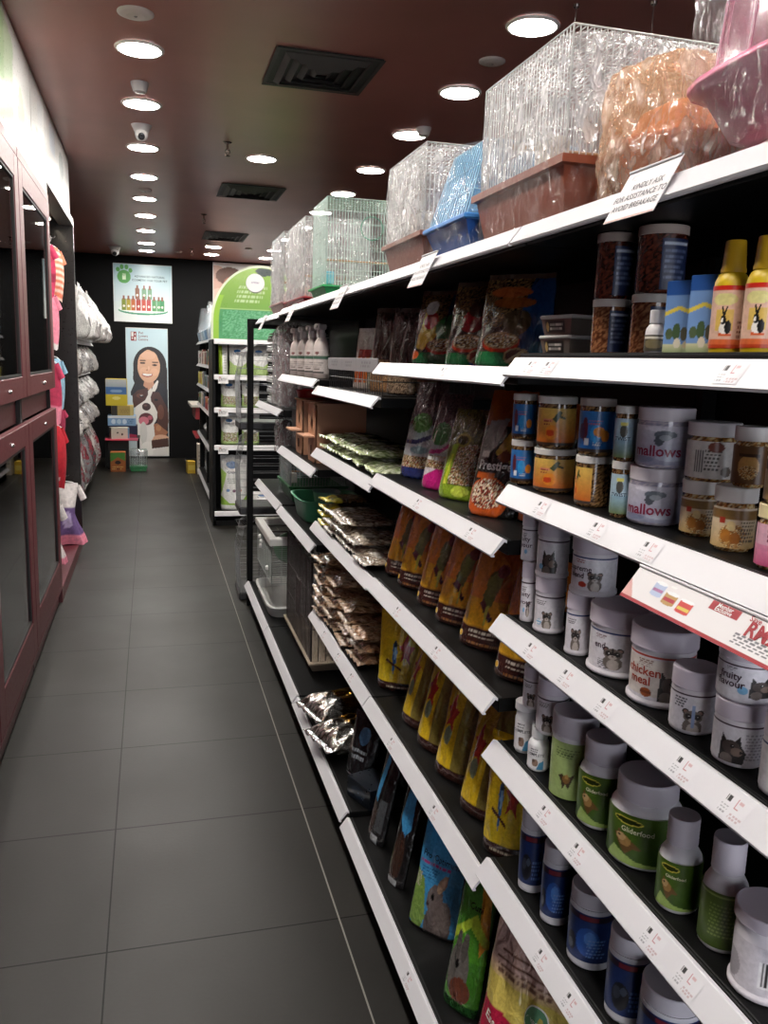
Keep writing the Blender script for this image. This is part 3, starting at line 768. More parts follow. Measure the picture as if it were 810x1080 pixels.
def garment(x, y, ztop, w, h, ops, base, label, rot, kind='top', group='pet clothes hanging in the left niche', d=.05):
    """little pet coat on a hook; ztop is the top of the hook"""
    t = thing('pet_coat', label, 'pet clothes', (x, y, ztop), rot, group); HOOKS.append((x, y, ztop))
    mb = MB()
    mb.tube([(0, .016, -.012), (0, .014, .0), (0, .004, .010), (0, -.008, .009), (0, -.016, -.002), (0, -.012, -.018), (0, 0, -.026), (0, 0, -.045)], .0022, hx('d8d8d8'), 6)
    mb.tube([(-w*.38, 0, -.075), (-w*.2, 0, -.052), (0, 0, -.043), (w*.2, 0, -.052), (w*.38, 0, -.075)], .004, hx('e8e8e8'), 6)
    mb.build('hanger', 'plastic', t)
    U, V = np.meshgrid(np.linspace(0, 1, 40), np.linspace(0, 1, 34))
    A = U*2*PI
    if kind == 'dress': wid = w/2*(.62+.12*np.cos(V*PI*2)+.42*np.clip(.5-V, 0, 1)*2)
    else: wid = w/2*(.86+.14*np.sin(V*PI))*np.where(V > .8, 1-(V-.8)*1.6, 1)
    dep = d/2*(.5+.6*np.sin(V*PI*.9+.2))
    if kind == 'dress': dep = dep*(1.5-.8*V)
    fold = 1+.10*np.sin(A*5+V*3)*(1-V)
    P = np.stack([wid*np.cos(A)*fold, dep*np.sin(A)*fold, -.06-h*(1-V)+.01*np.sin(A*3)*(1-V)], -1)
    mb = MB(); mb.grid(P, paint((np.cos(A)+1)/2, V, base, ops)); mb.build('garment_body', 'cloth', t)
    for s in (-1, 1):
        mb = MB(); U2, V2 = np.meshgrid(np.linspace(0, 2*PI, 16), np.linspace(0, 1, 10))
        cx = s*(w*.36+V2*w*.16); cz = -.085-V2*h*.22
        P = np.stack([cx+.018*np.cos(U2)*(1+.3*V2), .016*np.sin(U2)*(1+.4*V2), cz+.012*np.cos(U2)], -1)
        mb.grid(P, base); mb.build('sleeve', 'cloth', t)
PK, PK2, OR_, LB, RD, PU, CW = hx('d8436a'), hx('ef8fa6'), hx('ef8a6a'), hx('8fb9cf'), hx('c01f30'), hx('6d5488'), hx('e9e2e0')
HOOKS = []
garment(-.66, 5.72, 2.27, .22, .33, [('r', 0, .3, 1, .45, hx('a02848')), ('e', .5, .65, .2, .15, CW)], PK, 'pink dog coat on the top row beside the striped one', .5)
st = [('r', 0, k/8, 1, k/8+.06, hx('f6d6c4')) for k in range(8)]
garment(-.625, 6.12, 2.28, .22, .34, st, OR_, 'orange and cream striped dog coat hanging at the top of the niche', .9, d=.09)
garment(-.65, 5.92, 1.98, .24, .36, [('p', [(.2, 0), (.45, .9), (.55, .9), (.35, 0)], hx('2a2528')), ('r', 0, 0, 1, .12, CW)], PK2, 'pink and white dog coat with a dark strap, second row of the niche', .9)
garment(-.645, 5.74, 1.55, .2, .4, [('r', 0, 0, 1, .3, PK2)], hx('c23a5c'), 'dark pink long dog coat behind the light blue one', .4)
garment(-.625, 6.03, 1.56, .2, .33, [('e', .5, .4, .25, .1, hx('3d6fa5'))], LB, 'light blue dog coat in the middle of the niche', .9)
garment(-.64, 6.3, 1.22, .16, .2, [], hx('a83052'), 'small crimson dog coat just beyond the light blue one', .9)
garment(-.64, 5.95, 1.12, .24, .42, [('p', [(.15, .15), (.3, .22), (.55, .2), (.6, .1), (.3, .08)], CW), ('r', .2, .7, .35, .95, hx('d8a0a0'))], RD, 'bright red dog coat with a white mark, lower part of the niche', .9, d=.09)
garment(-.66, 5.85, .62, .2, .42, [('r', .3, .1, .5, .7, hx('8a3850')), ('r', 0, 0, 1, .12, PK2)], CW, 'cream dog dress with a maroon panel on the lowest row', .6, 'dress')
garment(-.645, 6.75, .62, .26, .47, [('r', 0, .18, 1, .62, PU), ('e', .5, .42, .2, .14, hx('b9a8cf')), ('r', 0, 0, 1, .18, PK2), ('r', .3, .62, .7, 1, CW)], CW, 'purple and pink dog dress at the bottom of the niche by the black panel', .25, 'dress', d=.14)

t = thing('hook_panel', 'dark panel with metal display hooks behind the hanging pet clothes', 'display hooks', (-.978, 6.28, .6))
MB().box(-.0015, .010, -.82, .82, 0, 1.8, hx('1a1614'), .002).build('backing_panel', 'matte', t)
for hx_, hy_, hz_ in HOOKS:
    mb = MB(); mb.tube([(.009, hy_-6.28, hz_-.602), (hx_+.978+.03, hy_-6.28, hz_-.602), (hx_+.978+.036, hy_-6.28, hz_-.590)], .003, hx('b5b5b5'), 6); mb.build('hook', 'chrome', t)

# ------------------------------------------------------------------ right: the long run of shelving bays
RAILW = hx('e3e2e6')
def price_ticket(y, xz, parent, off, logo=True, w=.042):
    """paper price ticket sitting in the rail; barcode, small print and a red mark"""
    (xu, zu), (xl, zl) = xz
    U, V = np.meshgrid(np.linspace(0, 1, 40), np.linspace(0, 1, 24)); mb = MB()
    ops = [('b', .06, .62, .32, .90), ('l', .06, .1, .4, .5, 3, hx('a3a3a8')), ('l', .48, .05, .95, .32, 2, hx('cbb5b8'))]
    if logo: ops += [('r', .50, .5, .53, .92, hx('c0757b')), ('r', .50, .5, .66, .55, hx('c0757b')), ('r', .58, .76, .72, .9, hx('d3b3b6'))]
    k0, k1 = .12, .86
    X = xl+(xu-xl)*(k0+(k1-k0)*V)-.0012; Z = zl+(zu-zl)*(k0+(k1-k0)*V)
    P = np.stack([X, y+w/2-U*w, Z], -1)
    mb.grid(P, paint(U, V, hx('e5e4e8'), ops), smooth=False)
    return mb.move(Matrix.Translation(-Vector(off))).build('price_ticket', 'paper', parent)
def bay(y0, y1, levels, label, end=False):
    """levels: (z of the rail's upper edge, [ticket y], y from, y to, base?)"""
    cy = (y0+y1)/2; off = (.85, cy, 0)
    t = thing('shelving_bay', label, 'shelving', off, 0, 'bays of the long shelving run')
    Tm = Matrix.Translation(-Vector(off))
    top = max(l[0] for l in levels)
    MB().box(1.045, 1.06, y0+.001, y1-.001, .02, top+.01, hx('121212')).move(Tm).build('back_panel', 'shelf', t)
    for a in (y0+.001, y1-.021):
        mb = MB(); mb.box(1.012, 1.044, a, a+.02, 0, top+.01, hx('101010'), .001)
        for k in range(24):
            z = .25+k*.06
            if z < top-.02: mb.box(1.0112, 1.0122, a+.008, a+.012, z, z+.03, hx('050505'))
        mb.move(Tm).build('upright', 'shelf', t)
    MB().box(.605, 1.04, y0+.002, y1-.002, .0, .118, hx('0e0e0e')).move(Tm).build('kick_plate', 'shelf', t)
    for zu, tk, a, b, base, *up in levels:
        dx = -.062 if base else 0.0
        xu, xl = .632+dx, .609+dx; zl = zu-.031
        mb = MB(); zt = zu-.004+(up[0] if up else 0)
        mb.box(.640+dx, 1.044, a+.002, b-.002, zt-.028, zt, hx('0c0c0c'), .0015)
        for k in range(2): mb.box(.6405+dx+.005*k, .6430+dx+.005*k, a+.003, b-.003, zt-.0003, zt+.0020, hx('303030'))
        mb.move(Tm).build('base_shelf' if base else 'shelf', 'shelf', t)
        prof = [(xu+.007, zu-.003), (xu, zu), (xu-.002, zu-.0006), (xl-.002, zl), (xl-.0005, zl-.0035), (xl+.006, zl-.004), (xl+.0065, zl-.001), (xl+.004, zl+.001), (xu+.002, zu-.006), (xu+.007, zu-.009)]
        mb = MB(); n = len(prof)
        v = [(x, yy, z) for yy in (a+.003, b-.003) for x, z in prof]
        mb.add(v, [(i, (i+1) % n, n+(i+1) % n, n+i) for i in range(n)]+[tuple(range(n))[::-1], tuple(range(n, 2*n))], RAILW)
        rail = mb.move(Tm).build('price_rail', 'rail', t)
        for y in tk: price_ticket(y, ((xu-.002, zu-.0006), (xl-.002, zl)), rail, off, w=.05 if y > 1.4 else .042)
    return t
L0 = 1.787
bay(.485, 1.418, [(L0, [], .485, 1.418, 0), (1.561, [1.321, 1.255, .807], .485, 1.418, 0, .010), (1.332, [1.249, 1.065, .932], .485, 1.418, 0), (1.085, [1.252, 1.122, 1.006, .82, .726], .485, 1.418, 0), (.831, [1.162, 1.048, .847, .772], .485, 1.418, 0), (.58, [1.138, 1.035, .8], .485, 1.418, 0), (.145, [], .485, 1.418, 1)],
    'shelving bay stacked with white jars and snack tubs')
bay(1.42, 2.352, [(L0, [], 1.42, 2.352, 0), (1.544, [1.766], 1.42, 2.352, 0), (1.227, [1.907, 1.552], 1.42, 2.352, 0), (.914, [2.047, 1.728], 1.42, 2.352, 0), (.537, [2.06, 1.695], 1.42, 2.352, 0), (.145, [1.65], 1.42, 2.352, 1)],
    'shelving bay with orange and yellow bird food bags')
bay(2.354, 3.288, [(L0, [], 2.354, 3.288, 0), (1.447, [], 2.354, 3.288, 0), (1.203, [], 2.354, 3.288, 0), (.907, [], 2.354, 3.288, 0), (.5375, [2.55, 2.75, 3.0], 2.354, 3.288, 0), (.160, [], 2.354, 3.288, 1)],
    'shelving bay holding stacked packets of brown bedding')
bay(3.29, 4.225, [(L0, [], 3.29, 4.225, 0), (1.472, [], 3.29, 4.225, 0), (1.116, [], 3.29, 4.225, 0), (.807, [], 3.29, 4.225, 0), (.166, [], 3.29, 4.225, 1)],
    'shelving bay with white spray bottles and wooden nest boxes')
bay(4.227, 5.165, [(L0-.01, [], 4.227, 5.165, 0), (1.295, [], 4.227, 5.165, 0), (.815, [], 4.227, 5.165, 0), (.166, [], 4.227, 5.165, 1)],
    'last shelving bay of the run, beside the black end post')
mb = MB(); mb.box(-.018, .018, -.018, .018, 0, 1.775, hx('0d0d0d'), .002); mb.box(-.018, .45, -.012, .012, 1.72, 1.775, hx('0d0d0d'), .002); mb.box(-.018, .45, -.012, .012, .02, .08, hx('0d0d0d'), .002)
tag(mb.build('end_post', 'shelf', None, (.583, 5.19, 0)), 'tall black metal end post closing the long shelving run', 'post')

def sloped_card(name, label, cat, y0, y1, top, bot, ops, texts, base=hx('e6e3e4'), group=None, n=60, m=40, th=.0012):
    """card hanging along the shelf edge: top / bot are (x, z)"""
    t = thing(name, label, cat, ((top[0]+bot[0])/2, (y0+y1)/2, bot[1]), 0, group)
    o = np.array([(top[0]+bot[0])/2, (y0+y1)/2, bot[1]])
    hgt = math.hypot(top[0]-bot[0], top[1]-bot[1]); wd = y1-y0
    nx = np.array([-(top[1]-bot[1]), 0, top[0]-bot[0]])/hgt    # outward toward the aisle
    def at(u, v, e=0): return np.array([bot[0]+(top[0]-bot[0])*v, y1-u*wd, bot[1]+(top[1]-bot[1])*v])+nx*e-o
    U, V = np.meshgrid(np.linspace(0, 1, n), np.linspace(0, 1, m))
    P = np.array([[at(u, v, th/2) for u, v in zip(a, b)] for a, b in zip(U, V)])
    mb = MB(); mb.grid(P, paint(U, V, base, ops), smooth=False)
    Q = [at(u, v, -th/2) for u, v in ((0, 0), (1, 0), (1, 1), (0, 1))]; F = [at(u, v, th/2) for u, v in ((0, 0), (1, 0), (1, 1), (0, 1))]
    mb.add(Q+F, [(3, 2, 1, 0), (0, 1, 5, 4), (1, 2, 6, 5), (2, 3, 7, 6), (3, 0, 4, 7)], base)
    for s, size, u, v, col, *b in texts:
        mb.text(s, size, lambda x, y, u=u, v=v: at(u+x/wd, v+y/hgt, th/2+.0006), col, b[0] if b else 0, b[1] if len(b) > 1 else 0)
    mb.build('card', 'paper', t)
    cm = MB(); c0, c1 = at(.5-.5, 1, .002), at(1, 1, .002)
    cm.tube([at(0, .985, .0012), at(1, .985, .0012)], .0022, hx('d6d4d6'), 8); cm.build('holder_strip', 'rail', t)
    return t
GREY = hx('55555a')
kt = lambda s, hgt=.0: [('KINDLY ASK', .0135*s, .56, .62, GREY, .006), ('FOR ASSISTANCE TO', .0135*s, .5, .43, GREY, .006), ('AVOID BREAKAGE', .0135*s, .5, .24, GREY, .006)]
kops = [('r', .13, .80, .145, .88, hx('9a9a9e')), ('l', .16, .78, .25, .88, 3, hx('a9a9ad')), ('r', 0, 0, 1, .035, hx('c9a6a0'))]
sloped_card('notice_card', 'white KINDLY ASK FOR ASSISTANCE card on the shelf edge under the pink pet home', 'sign', .95, 1.068, (.630, 1.806), (.593, 1.737), kops, kt(.95), group='notice cards on the top shelf edge')
sloped_card('notice_card', 'white KINDLY ASK notice card on the top shelf edge by the blue cage', 'sign', 1.837, 1.948, (.619, 1.792), (.583, 1.717), kops, kt(.9), group='notice cards on the top shelf edge')
sloped_card('notice_card', 'white notice card on the top shelf edge near the cage with the green tray', 'sign', 2.72, 2.84, (.619, 1.789), (.583, 1.712), kops, kt(.9), group='notice cards on the top shelf edge')
sloped_card('notice_card', 'white notice card on the top shelf edge under the red tray', 'sign', 3.72, 3.84, (.619, 1.785), (.583, 1.708), kops, kt(.9), group='notice cards on the top shelf edge')
sloped_card('notice_card', 'white notice card on the top shelf edge beside the black end post', 'sign', 4.70, 4.82, (.619, 1.778), (.583, 1.70), kops, kt(.9), group='notice cards on the top shelf edge')
RD2 = hx('a32b34')
pops = [('r', 0, 0, 1, .10, RD2), ('p', [(0, .1), (.08, .1), (.0, .6)], hx('dba9a4')), ('r', .50, .68, .66, .92, RD2), ('r', .67, .12, .672, .96, hx('b5b5b8')),
        ('r', .16, .42, .235, .76, hx('b5c2dd')), ('e', .1975, .77, .038, .05, hx('eef0f2')), ('e', .1975, .42, .038, .04, hx('b5c2dd')), ('r', .165, .52, .23, .60, hx('a8709a')), ('r', .25, .34, .33, .62, hx('b8935a')), ('e', .29, .63, .041, .05, hx('eef0f2')), ('e', .29, .34, .041, .04, hx('b8935a')), ('r', .255, .40, .325, .50, hx('b23a44')),
        ('r', .35, .30, .43, .60, hx('cf4a44')), ('e', .39, .61, .041, .05, hx('eef0f2')), ('e', .39, .30, .041, .04, hx('cf4a44')), ('r', .355, .34, .425, .43, hx('d9c25a')), ('e', .27, .80, .02, .03, WHITE), ('l', .69, .18, .98, .46, 4, hx('77777c'))]
t = sloped_card('promotion_card', 'red bordered Save RM2 promotion card on the shelf edge below the mallow jars', 'sign', .625, .925, (.6045, 1.2985), (.576, 1.2605), pops,
            [('Save', .0095, .74, .87, RD2, .012), ('RM2', .024, .80, .62, RD2, .03), ('Member', .0075, .58, .85, WHITE, .015), ('Exclusive', .0075, .58, .755, WHITE, .015)], n=200, m=60)

# container places: x, y, z of the base centre, half width, height (metres)
PL={'jarA':(0.708,1.230,1.567,0.0285,0.086),
'jarB':(0.718,1.133,1.567,0.0279,0.088),
'jarC':(0.710,1.231,1.653,0.0297,0.100),
'jarD':(0.725,1.127,1.655,0.0348,0.096),
'supp':(0.670,1.038,1.567,0.0151,0.059),
'bxA':(0.668,0.979,1.567,0.0138,0.093),
'bxB':(0.668,0.928,1.567,0.0139,0.096),
'yelA':(0.671,0.890,1.567,0.0159,0.132),
'yelB':(0.671,0.833,1.567,0.0156,0.130),
'tubA':(0.702,1.403,1.567,0.0547,0.043),
'c1':(0.677,1.456,1.328,0.0224,0.082),
'c2':(0.690,1.353,1.328,0.0348,0.077),
'c3':(0.683,1.202,1.328,0.0276,0.081),
'c4':(0.675,1.104,1.328,0.0147,0.084),
'c5':(0.702,1.056,1.328,0.0370,0.082),
'c6':(0.715,0.968,1.328,0.0246,0.075),
'c7':(0.700,0.879,1.328,0.0248,0.080),
'c8':(0.683,0.780,1.328,0.0231,0.074),
'd1':(0.676,1.460,1.411,0.0212,0.084),
'd2':(0.687,1.350,1.406,0.0323,0.090),
'd3':(0.682,1.201,1.410,0.0269,0.090),
'd4':(0.675,1.105,1.412,0.0152,0.081),
'd5':(0.703,1.046,1.411,0.0379,0.084),
'd6':(0.723,0.964,1.403,0.0329,0.078),
'd7':(0.711,0.874,1.408,0.0206,0.074),
'e1':(0.668,1.380,1.081,0.0130,0.112),
'e2':(0.682,1.319,1.081,0.0268,0.100),
'e3':(0.675,1.200,1.081,0.0201,0.104),
'e4':(0.704,1.116,1.081,0.0487,0.106),
'e5':(0.701,0.999,1.081,0.0456,0.111),
'e6':(0.684,0.900,1.081,0.0289,0.086),
'e7':(0.685,0.809,1.081,0.0305,0.080),
'e8':(0.680,0.727,1.081,0.0246,0.092),
'h1':(0.670,1.391,1.194,0.0146,0.087),
'h2':(0.683,1.322,1.181,0.0281,0.100),
'h3':(0.692,1.192,1.186,0.0365,0.095),
'h7':(0.688,0.812,1.161,0.0329,0.073),
'k1':(0.674,1.368,0.827,0.0192,0.099),
'k2':(0.669,1.297,0.827,0.0195,0.082),
'k3':(0.687,1.205,0.827,0.0370,0.148),
'k4':(0.688,1.102,0.827,0.0381,0.144),
'k5':(0.702,1.012,0.827,0.0524,0.130),
'k6':(0.684,0.894,0.827,0.0287,0.132),
'k7':(0.693,0.813,0.827,0.0280,0.146),
'k8':(0.692,0.734,0.827,0.0370,0.104),
'l1':(0.676,1.343,0.926,0.0208,0.080),
'l2':(0.677,1.272,0.909,0.0272,0.101),
'm1':(0.680,1.313,0.576,0.0250,0.158),
'm2':(0.681,1.219,0.576,0.0257,0.147),
'm3':(0.693,1.114,0.576,0.0376,0.134),
'm4':(0.688,0.991,0.576,0.0330,0.141),
'm5':(0.698,0.900,0.576,0.0433,0.123),
's1':(0.702,2.212,1.540,0.0498,0.249),
's2':(0.696,1.917,1.540,0.0429,0.243),
's3':(0.694,1.713,1.540,0.0409,0.251),
'p1':(0.683,2.269,1.223,0.0362,0.272),
'p2':(0.677,2.050,1.223,0.0292,0.245),
'p3':(0.681,1.902,1.223,0.0336,0.215),
'p4':(0.661,1.720,1.223,0.0130,0.251),
'p5':(0.677,1.672,1.223,0.0272,0.273),
'p6':(0.688,1.571,1.223,0.0217,0.249),
'o1':(0.674,2.372,0.910,0.0212,0.205),
'o2':(0.680,2.230,0.910,0.0276,0.213),
'o3':(0.677,2.046,0.910,0.0240,0.217),
'o4':(0.680,1.891,0.910,0.0276,0.208),
'o5':(0.691,1.716,0.910,0.0400,0.210),
'o6':(0.688,1.505,0.910,0.0360,0.198),
'y1':(0.720,2.405,0.533,0.0622,0.235),
'y2':(0.678,2.059,0.533,0.0325,0.245),
'y3':(0.684,1.964,0.533,0.0401,0.268),
'y4':(0.681,1.822,0.533,0.0357,0.275),
'y5':(0.682,1.646,0.533,0.0375,0.275),
'y6':(0.680,1.441,0.533,0.0352,0.297),
'q1':(0.625,2.212,0.141,0.0463,0.355),
'q2':(0.624,1.994,0.141,0.0378,0.354),
'q3':(0.656,1.785,0.141,0.0653,0.287),
'q4':(0.638,1.480,0.141,0.0484,0.361),
'q5':(0.663,1.385,0.141,0.0737,0.320)}
# ------------------------------------------------------------------ products on the nearest bay
def P_(k): return PL[k]
OB, BR = hx('e08a2c'), hx('4a3526')
# top of the A1 shelf: big dark jars, boxes, yellow bottles
PEL = [hx('5a2a1e'), hx('40190f'), hx('6b3322'), hx('2d120c')]; PEL2 = [hx('8a5a3c'), hx('6b3f28'), hx('a06e48'), hx('522c1c')]
def big(k, speck, lbl, ops=None, blue=True):
    x, y, z, r, h = P_(k)
    jar('clear_jar', lbl, 'jar', (x, y, z, r, h), BLACK, hx('b9a99f') if 'C' in k or 'D' in k else hx('d0ccc6'), 'straight', dict(base=hx('1c2a50'), ops=ops or [('l', .1, .2, .9, .8, 6, hx('7482a5')), ('r', .05, .86, .95, .94, hx('c9d2e2'))], arc=1.3, cen=.85, span=(.06, .92)), lid_h=.14, lid_r=1.03, group='tall clear jars of pellets', body_mat='jar', speck=speck)
big('jarA', PEL2, 'clear jar of tan pellets with a pale lid, beside the flat tubs')
big('jarB', PEL2, 'clear jar of tan pellets behind the small supplement bottle')
big('jarC', PEL, 'dark jar of brown pellets stacked on the jar beside the flat tubs')
big('jarD', PEL, 'dark jar with a blue label stacked behind the small supplement bottle')
x, y, z, r, h = P_('supp')
jar('supplement_bottle', 'small white supplement bottle with a dark label in front of the pellet jars', 'bottle', (x, y, z, r, h), hx('d9d4d2'), hx('e6e3e2'), 'bottle', dict(base=hx('433f33'), ops=[('e', .5, .45, .25, .3, hx('7a6f52')), ('r', .2, .75, .8, .9, hx('d8d2c0'))], arc=3.6, span=(.1, .62)), lid_h=.3, lid_r=1.05)
def bird_box(k, lbl):
    x, y, z, s, h = P_(k)
    ops = [('r', 0, .80, 1, 1, hx('1f4f93')), ('g', .0, .12, hx('8a9a6a'), hx('c9c9a0')), ('p', [(0, .52), (.5, .6), (1, .52), (1, .58), (.5, .66), (0, .58)], hx('d8c24a')), ('e', .2, .27, .13, .08, hx('4a5a3a')), ('e', .45, .3, .14, .12, hx('3f5634')), ('e', .72, .27, .13, .1, hx('514f3a')), ('e', .5, .14, .12, .07, hx('d8cfb8')), ('e', .8, .12, .1, .05, hx('c9b48a'))]
    carton('supplement_box', lbl, (x, y, z), -62*PI/180, s*2.9, s*1.3, h, hx('6f93c4'), ops, [], side=hx('3d6aa8'), group='blue bird supplement cartons')
bird_box('bxA', 'blue carton with birds printed on it, next to the pellet jars')
bird_box('bxB', 'blue carton with birds printed on it, next to the yellow bottles')
def yellow(k, lbl):
    x, y, z, r, h = P_(k)
    t = thing('bedding_bottle', lbl, 'bottle', (x, y, z+.0005), -PI/4, 'yellow rabbit label bottles')
    YE = hx('c8a818')
    r *= 1.25; MB().lathe([(r*.96, 0), (r, .004), (r, h*.60), (r*.97, h*.64), (r*.80, h*.70), (r*.66, h*.715), (r*.64, h*.73)], YE, 36).build('bottle_body', 'plastic', t)
    MB().lathe([(r*.72, h*.722), (r*.72, h*.75), (r*.68, h*.77), (r*.58, h*.99), (r*.54, h)], hx('c39a1c'), 32, ripple=.012, rn=26).build('cap', 'plastic', t)
    lab = jar_label(r, h*.05, h*.60, 4.6, hx('d9b09a'), [('r', 0, .0, 1, .06, hx('b8401f')), ('r', 0, .93, 1, 1, hx('c0281c')), ('r', 0, .06, 1, .14, hx('d86a3a')), ('e', .46, .78, .16, .1, hx('d8cf8a')), ('r', .36, .28, .58, .62, hx('d8b45a')), ('r', .70, .5, .78, .85, hx('eeeeee')), ('b', .71, .52, .77, .83), ('l', .64, .15, .72, .45, 4, hx('7a3a2a'))]+T_ops(MOTIF_RABBIT, .5, .42, .10, .24), n=110, m=60)
    lab.build('label', 'label', t)
yellow('yelA', 'yellow bottle with a rabbit label, next to the blue cartons')
yellow('yelB', 'yellow bottle with a rabbit label, farther from the blue cartons')
def flat_tub(k, z, lbl):
    x, y, _, s, h = P_('tubA'); h = .034
    t = thing('food_tub', lbl, 'tub', (x+.02, y-.012, z+.0006), -80*PI/180, 'flat clear lidded tubs')
    w, d = s*1.72, s*1.25
    def rect(wi, de, zz): return [(-wi/2, -de/2, zz), (wi/2, -de/2, zz), (wi/2, de/2, zz), (-wi/2, de/2, zz)]
    mb = MB(); mb.grid(np.array([rect(w*.80, d*.80, 0), rect(w*.93, d*.93, h*.82)]), hx('6f665f'), wrap=True, smooth=False); mb.add(rect(w*.80, d*.80, 0), [(3, 2, 1, 0)], hx('6f665f')); mb.add(rect(w*.93, d*.93, h*.82), [(0, 1, 2, 3)], hx('6f665f')); mb.build('tub_body', 'jar', t)
    MB().box(-w/2, w/2, -d/2, d/2, h*.80, h, hx('cfcdcb'), .0025).build('lid', 'jar', t)
    U, V = np.meshgrid(np.linspace(0, 1, 60), np.linspace(0, 1, 16)); f0, f1 = d*.5*.815, d*.5*.92
    P = np.stack([(U-.56)*w*.58, -(f0+(f1-f0)*V)-.0008, h*(.1+.62*V)], -1)
    mb = MB(); mb.grid(P, paint(U, V, hx('1f1d1c'), [('e', .1, .5, .07, .4, hx('b59a62')), ('l', .22, .2, .96, .8, 2, hx('d5d0c8'))]), smooth=False); mb.build('label', 'label', t)
flat_tub('a', 1.567, 'flat clear tub with a black label, lower one of the two stacked')
flat_tub('b', 1.602, 'flat clear tub with a black label, upper one of the two stacked')

# A2 shelf: snack jars, two high
def snack(k, lbl, ops, base, speck, texts=(), lid=hx('d2cec9'), style='straight', cen=0, arc=4.4, lid_h=.14, rot=-PI/4, span=(.08, .9), lid_r=1.06, name='snack_jar', body_mat='jar', group='snack jars on the second shelf'):
    jar(name, lbl, 'jar', P_(k), BLACK, lid, style, dict(base=base, ops=ops, arc=arc, cen=cen, texts=texts, span=span, n=90, m=48), lid_h=lid_h, lid_r=lid_r, group=group, body_mat=body_mat, speck=speck, rot=rot)
WORM = [hx('7a5a38'), hx('4a3420'), hx('98754a'), hx('2e2014')]
blue_ops = [('g', 0, 1, hx('1f62a8'), hx('2f6fae')), ('r', 0, 0, 1, .08, hx('3a2a22')), ('e', .40, .55, .045, .30, hx('5a2430')), ('r', .40, .16, .47, .34, hx('d9dde2')), ('l', .52, .15, .64, .26, 2, hx('d9dde2')), ('e', .55, .45, .07, .22, hx('2f8fd0')), ('e', .68, .4, .06, .14, OB), ('l', .46, .66, .64, .8, 2, hx('b05a6a'))]
or_ops = [('g', 0, 1, hx('c9601c'), hx('d8b45a')), ('r', 0, 0, 1, .07, hx('3a2a22')), ('e', .52, .35, .08, .2, hx('e08a2c')), ('e', .50, .33, .05, .09, hx('c8401c')), ('p', [(.52, .7), (.60, .95), (.64, .9), (.57, .62)], hx('3a4526')), ('p', [(.58, .85), (.68, .75), (.69, .7), (.59, .76)], hx('3a4526')), ('r', .40, .62, .52, .72, hx('d2846a')), ('l', .41, .52, .50, .70, 2, hx('8a2f2a'))]
snack('c1', 'jar with a blue label under another blue jar, beside the Prestige bag', blue_ops, hx('2a66a8'), WORM)
snack('c2', 'jar with an orange fruit label, lower of the second stack on the snack shelf', or_ops, OB, WORM)
snack('c3', 'jar of dried worms with a half turned orange label, lower of the third stack', or_ops, OB, WORM, arc=2.2, cen=-.9)
snack('c4', 'narrow jar of dried mix with a blue and cream label, lower of the fourth stack', [('g', 0, .45, hx('6a7a4a'), hx('8fb0c4')), ('e', .52, .68, .08, .16, hx('4a4a44')), ('r', .44, .82, .6, .9, hx('d8cf6a'))], hx('a9c2cf'), WORM, [('TWIST', .0075, .5, .48, hx('22304a'), .015)])
mal = [('g', 0, 1, hx('8d8fa6'), hx('c3c0cc')), ('e', .55, .78, .10, .10, hx('5f6670')), ('e', .50, .62, .04, .14, hx('4a5058')), ('e', .55, .70, .05, .08, hx('8d949c')), ('e', .60, .18, .12, .08, hx('aeb4c4')), ('e', .35, .12, .12, .08, hx('7a809a')), ('e', .45, .92, .1, .05, hx('d5d2dc'))]
snack('c5', 'wide mallow jar with maroon lettering, lower of the two', mal, hx('a9a8bb'), [hx('b9b2bb'), hx('a59fb0'), hx('8f8ca0')], [('mallows', .021, .48, .34, hx('7d1d3c'), .02)], lid=hx('cbc4ca'), arc=4.2, lid_h=.24, lid_r=1.03)
NUTS0 = [hx('c9a468'), hx('a8722c'), hx('e0cfa0'), hx('7a5230'), hx('c58a4a')]
nut = [('g', 0, 1, hx('c9a56a'), hx('dccfb8')), ('ne', .52, .3, .15, .3, 8, NUTS0), ('r', 0, .72, 1, .95, hx('8a6a3c')), ('e', .45, .3, .06, .16, hx('b5742c')), ('e', .55, .25, .06, .14, hx('a8651f')), ('e', .5, .55, .05, .12, hx('e0c890')), ('l', .60, .15, .8, .7, 6, hx('6b5a44')), ('r', .36, .6, .43, .75, hx('b23a2a'))]
NUTS = [hx('c9a468'), hx('8a5c2c'), hx('e0cfa0'), hx('5a3a20'), hx('b57a3a')]
snack('c6', 'clear jar of nuts with a cream label, lower one beside the mallow jars', nut, hx('d9c8a8'), NUTS, lid=hx('e6e3de'), style='bulge', lid_h=.24)
snack('c7', 'clear jar of mixed nuts with a white ridged lid, front of the nut jars', nut, hx('d9c8a8'), NUTS, lid=hx('e6e3de'), style='bulge', lid_h=.24)
snack('c8', 'nut jar with a pink label below a cream labelled jar', [('g', 0, .5, hx('c0507a'), hx('d88aa6')), ('l', .4, .55, .7, .9, 3, hx('7a2a44'))], hx('d9a8b8'), NUTS, lid=hx('d8c89a'), style='bulge', lid_h=.22)
snack('d1', 'jar with a blue label on top of another blue jar, beside the Prestige bag', blue_ops, hx('2a66a8'), WORM)
snack('d2', 'jar with an orange fruit label, upper of the second stack on the snack shelf', or_ops, OB, WORM)
snack('d3', 'jar with a blue and orange label, upper of the third stack on the snack shelf', blue_ops+[('e', .60, .5, .08, .12, OB), ('e', .35, .5, .05, .2, hx('3d2f4a'))], hx('2a66a8'), WORM, lid=hx('a59a94'))
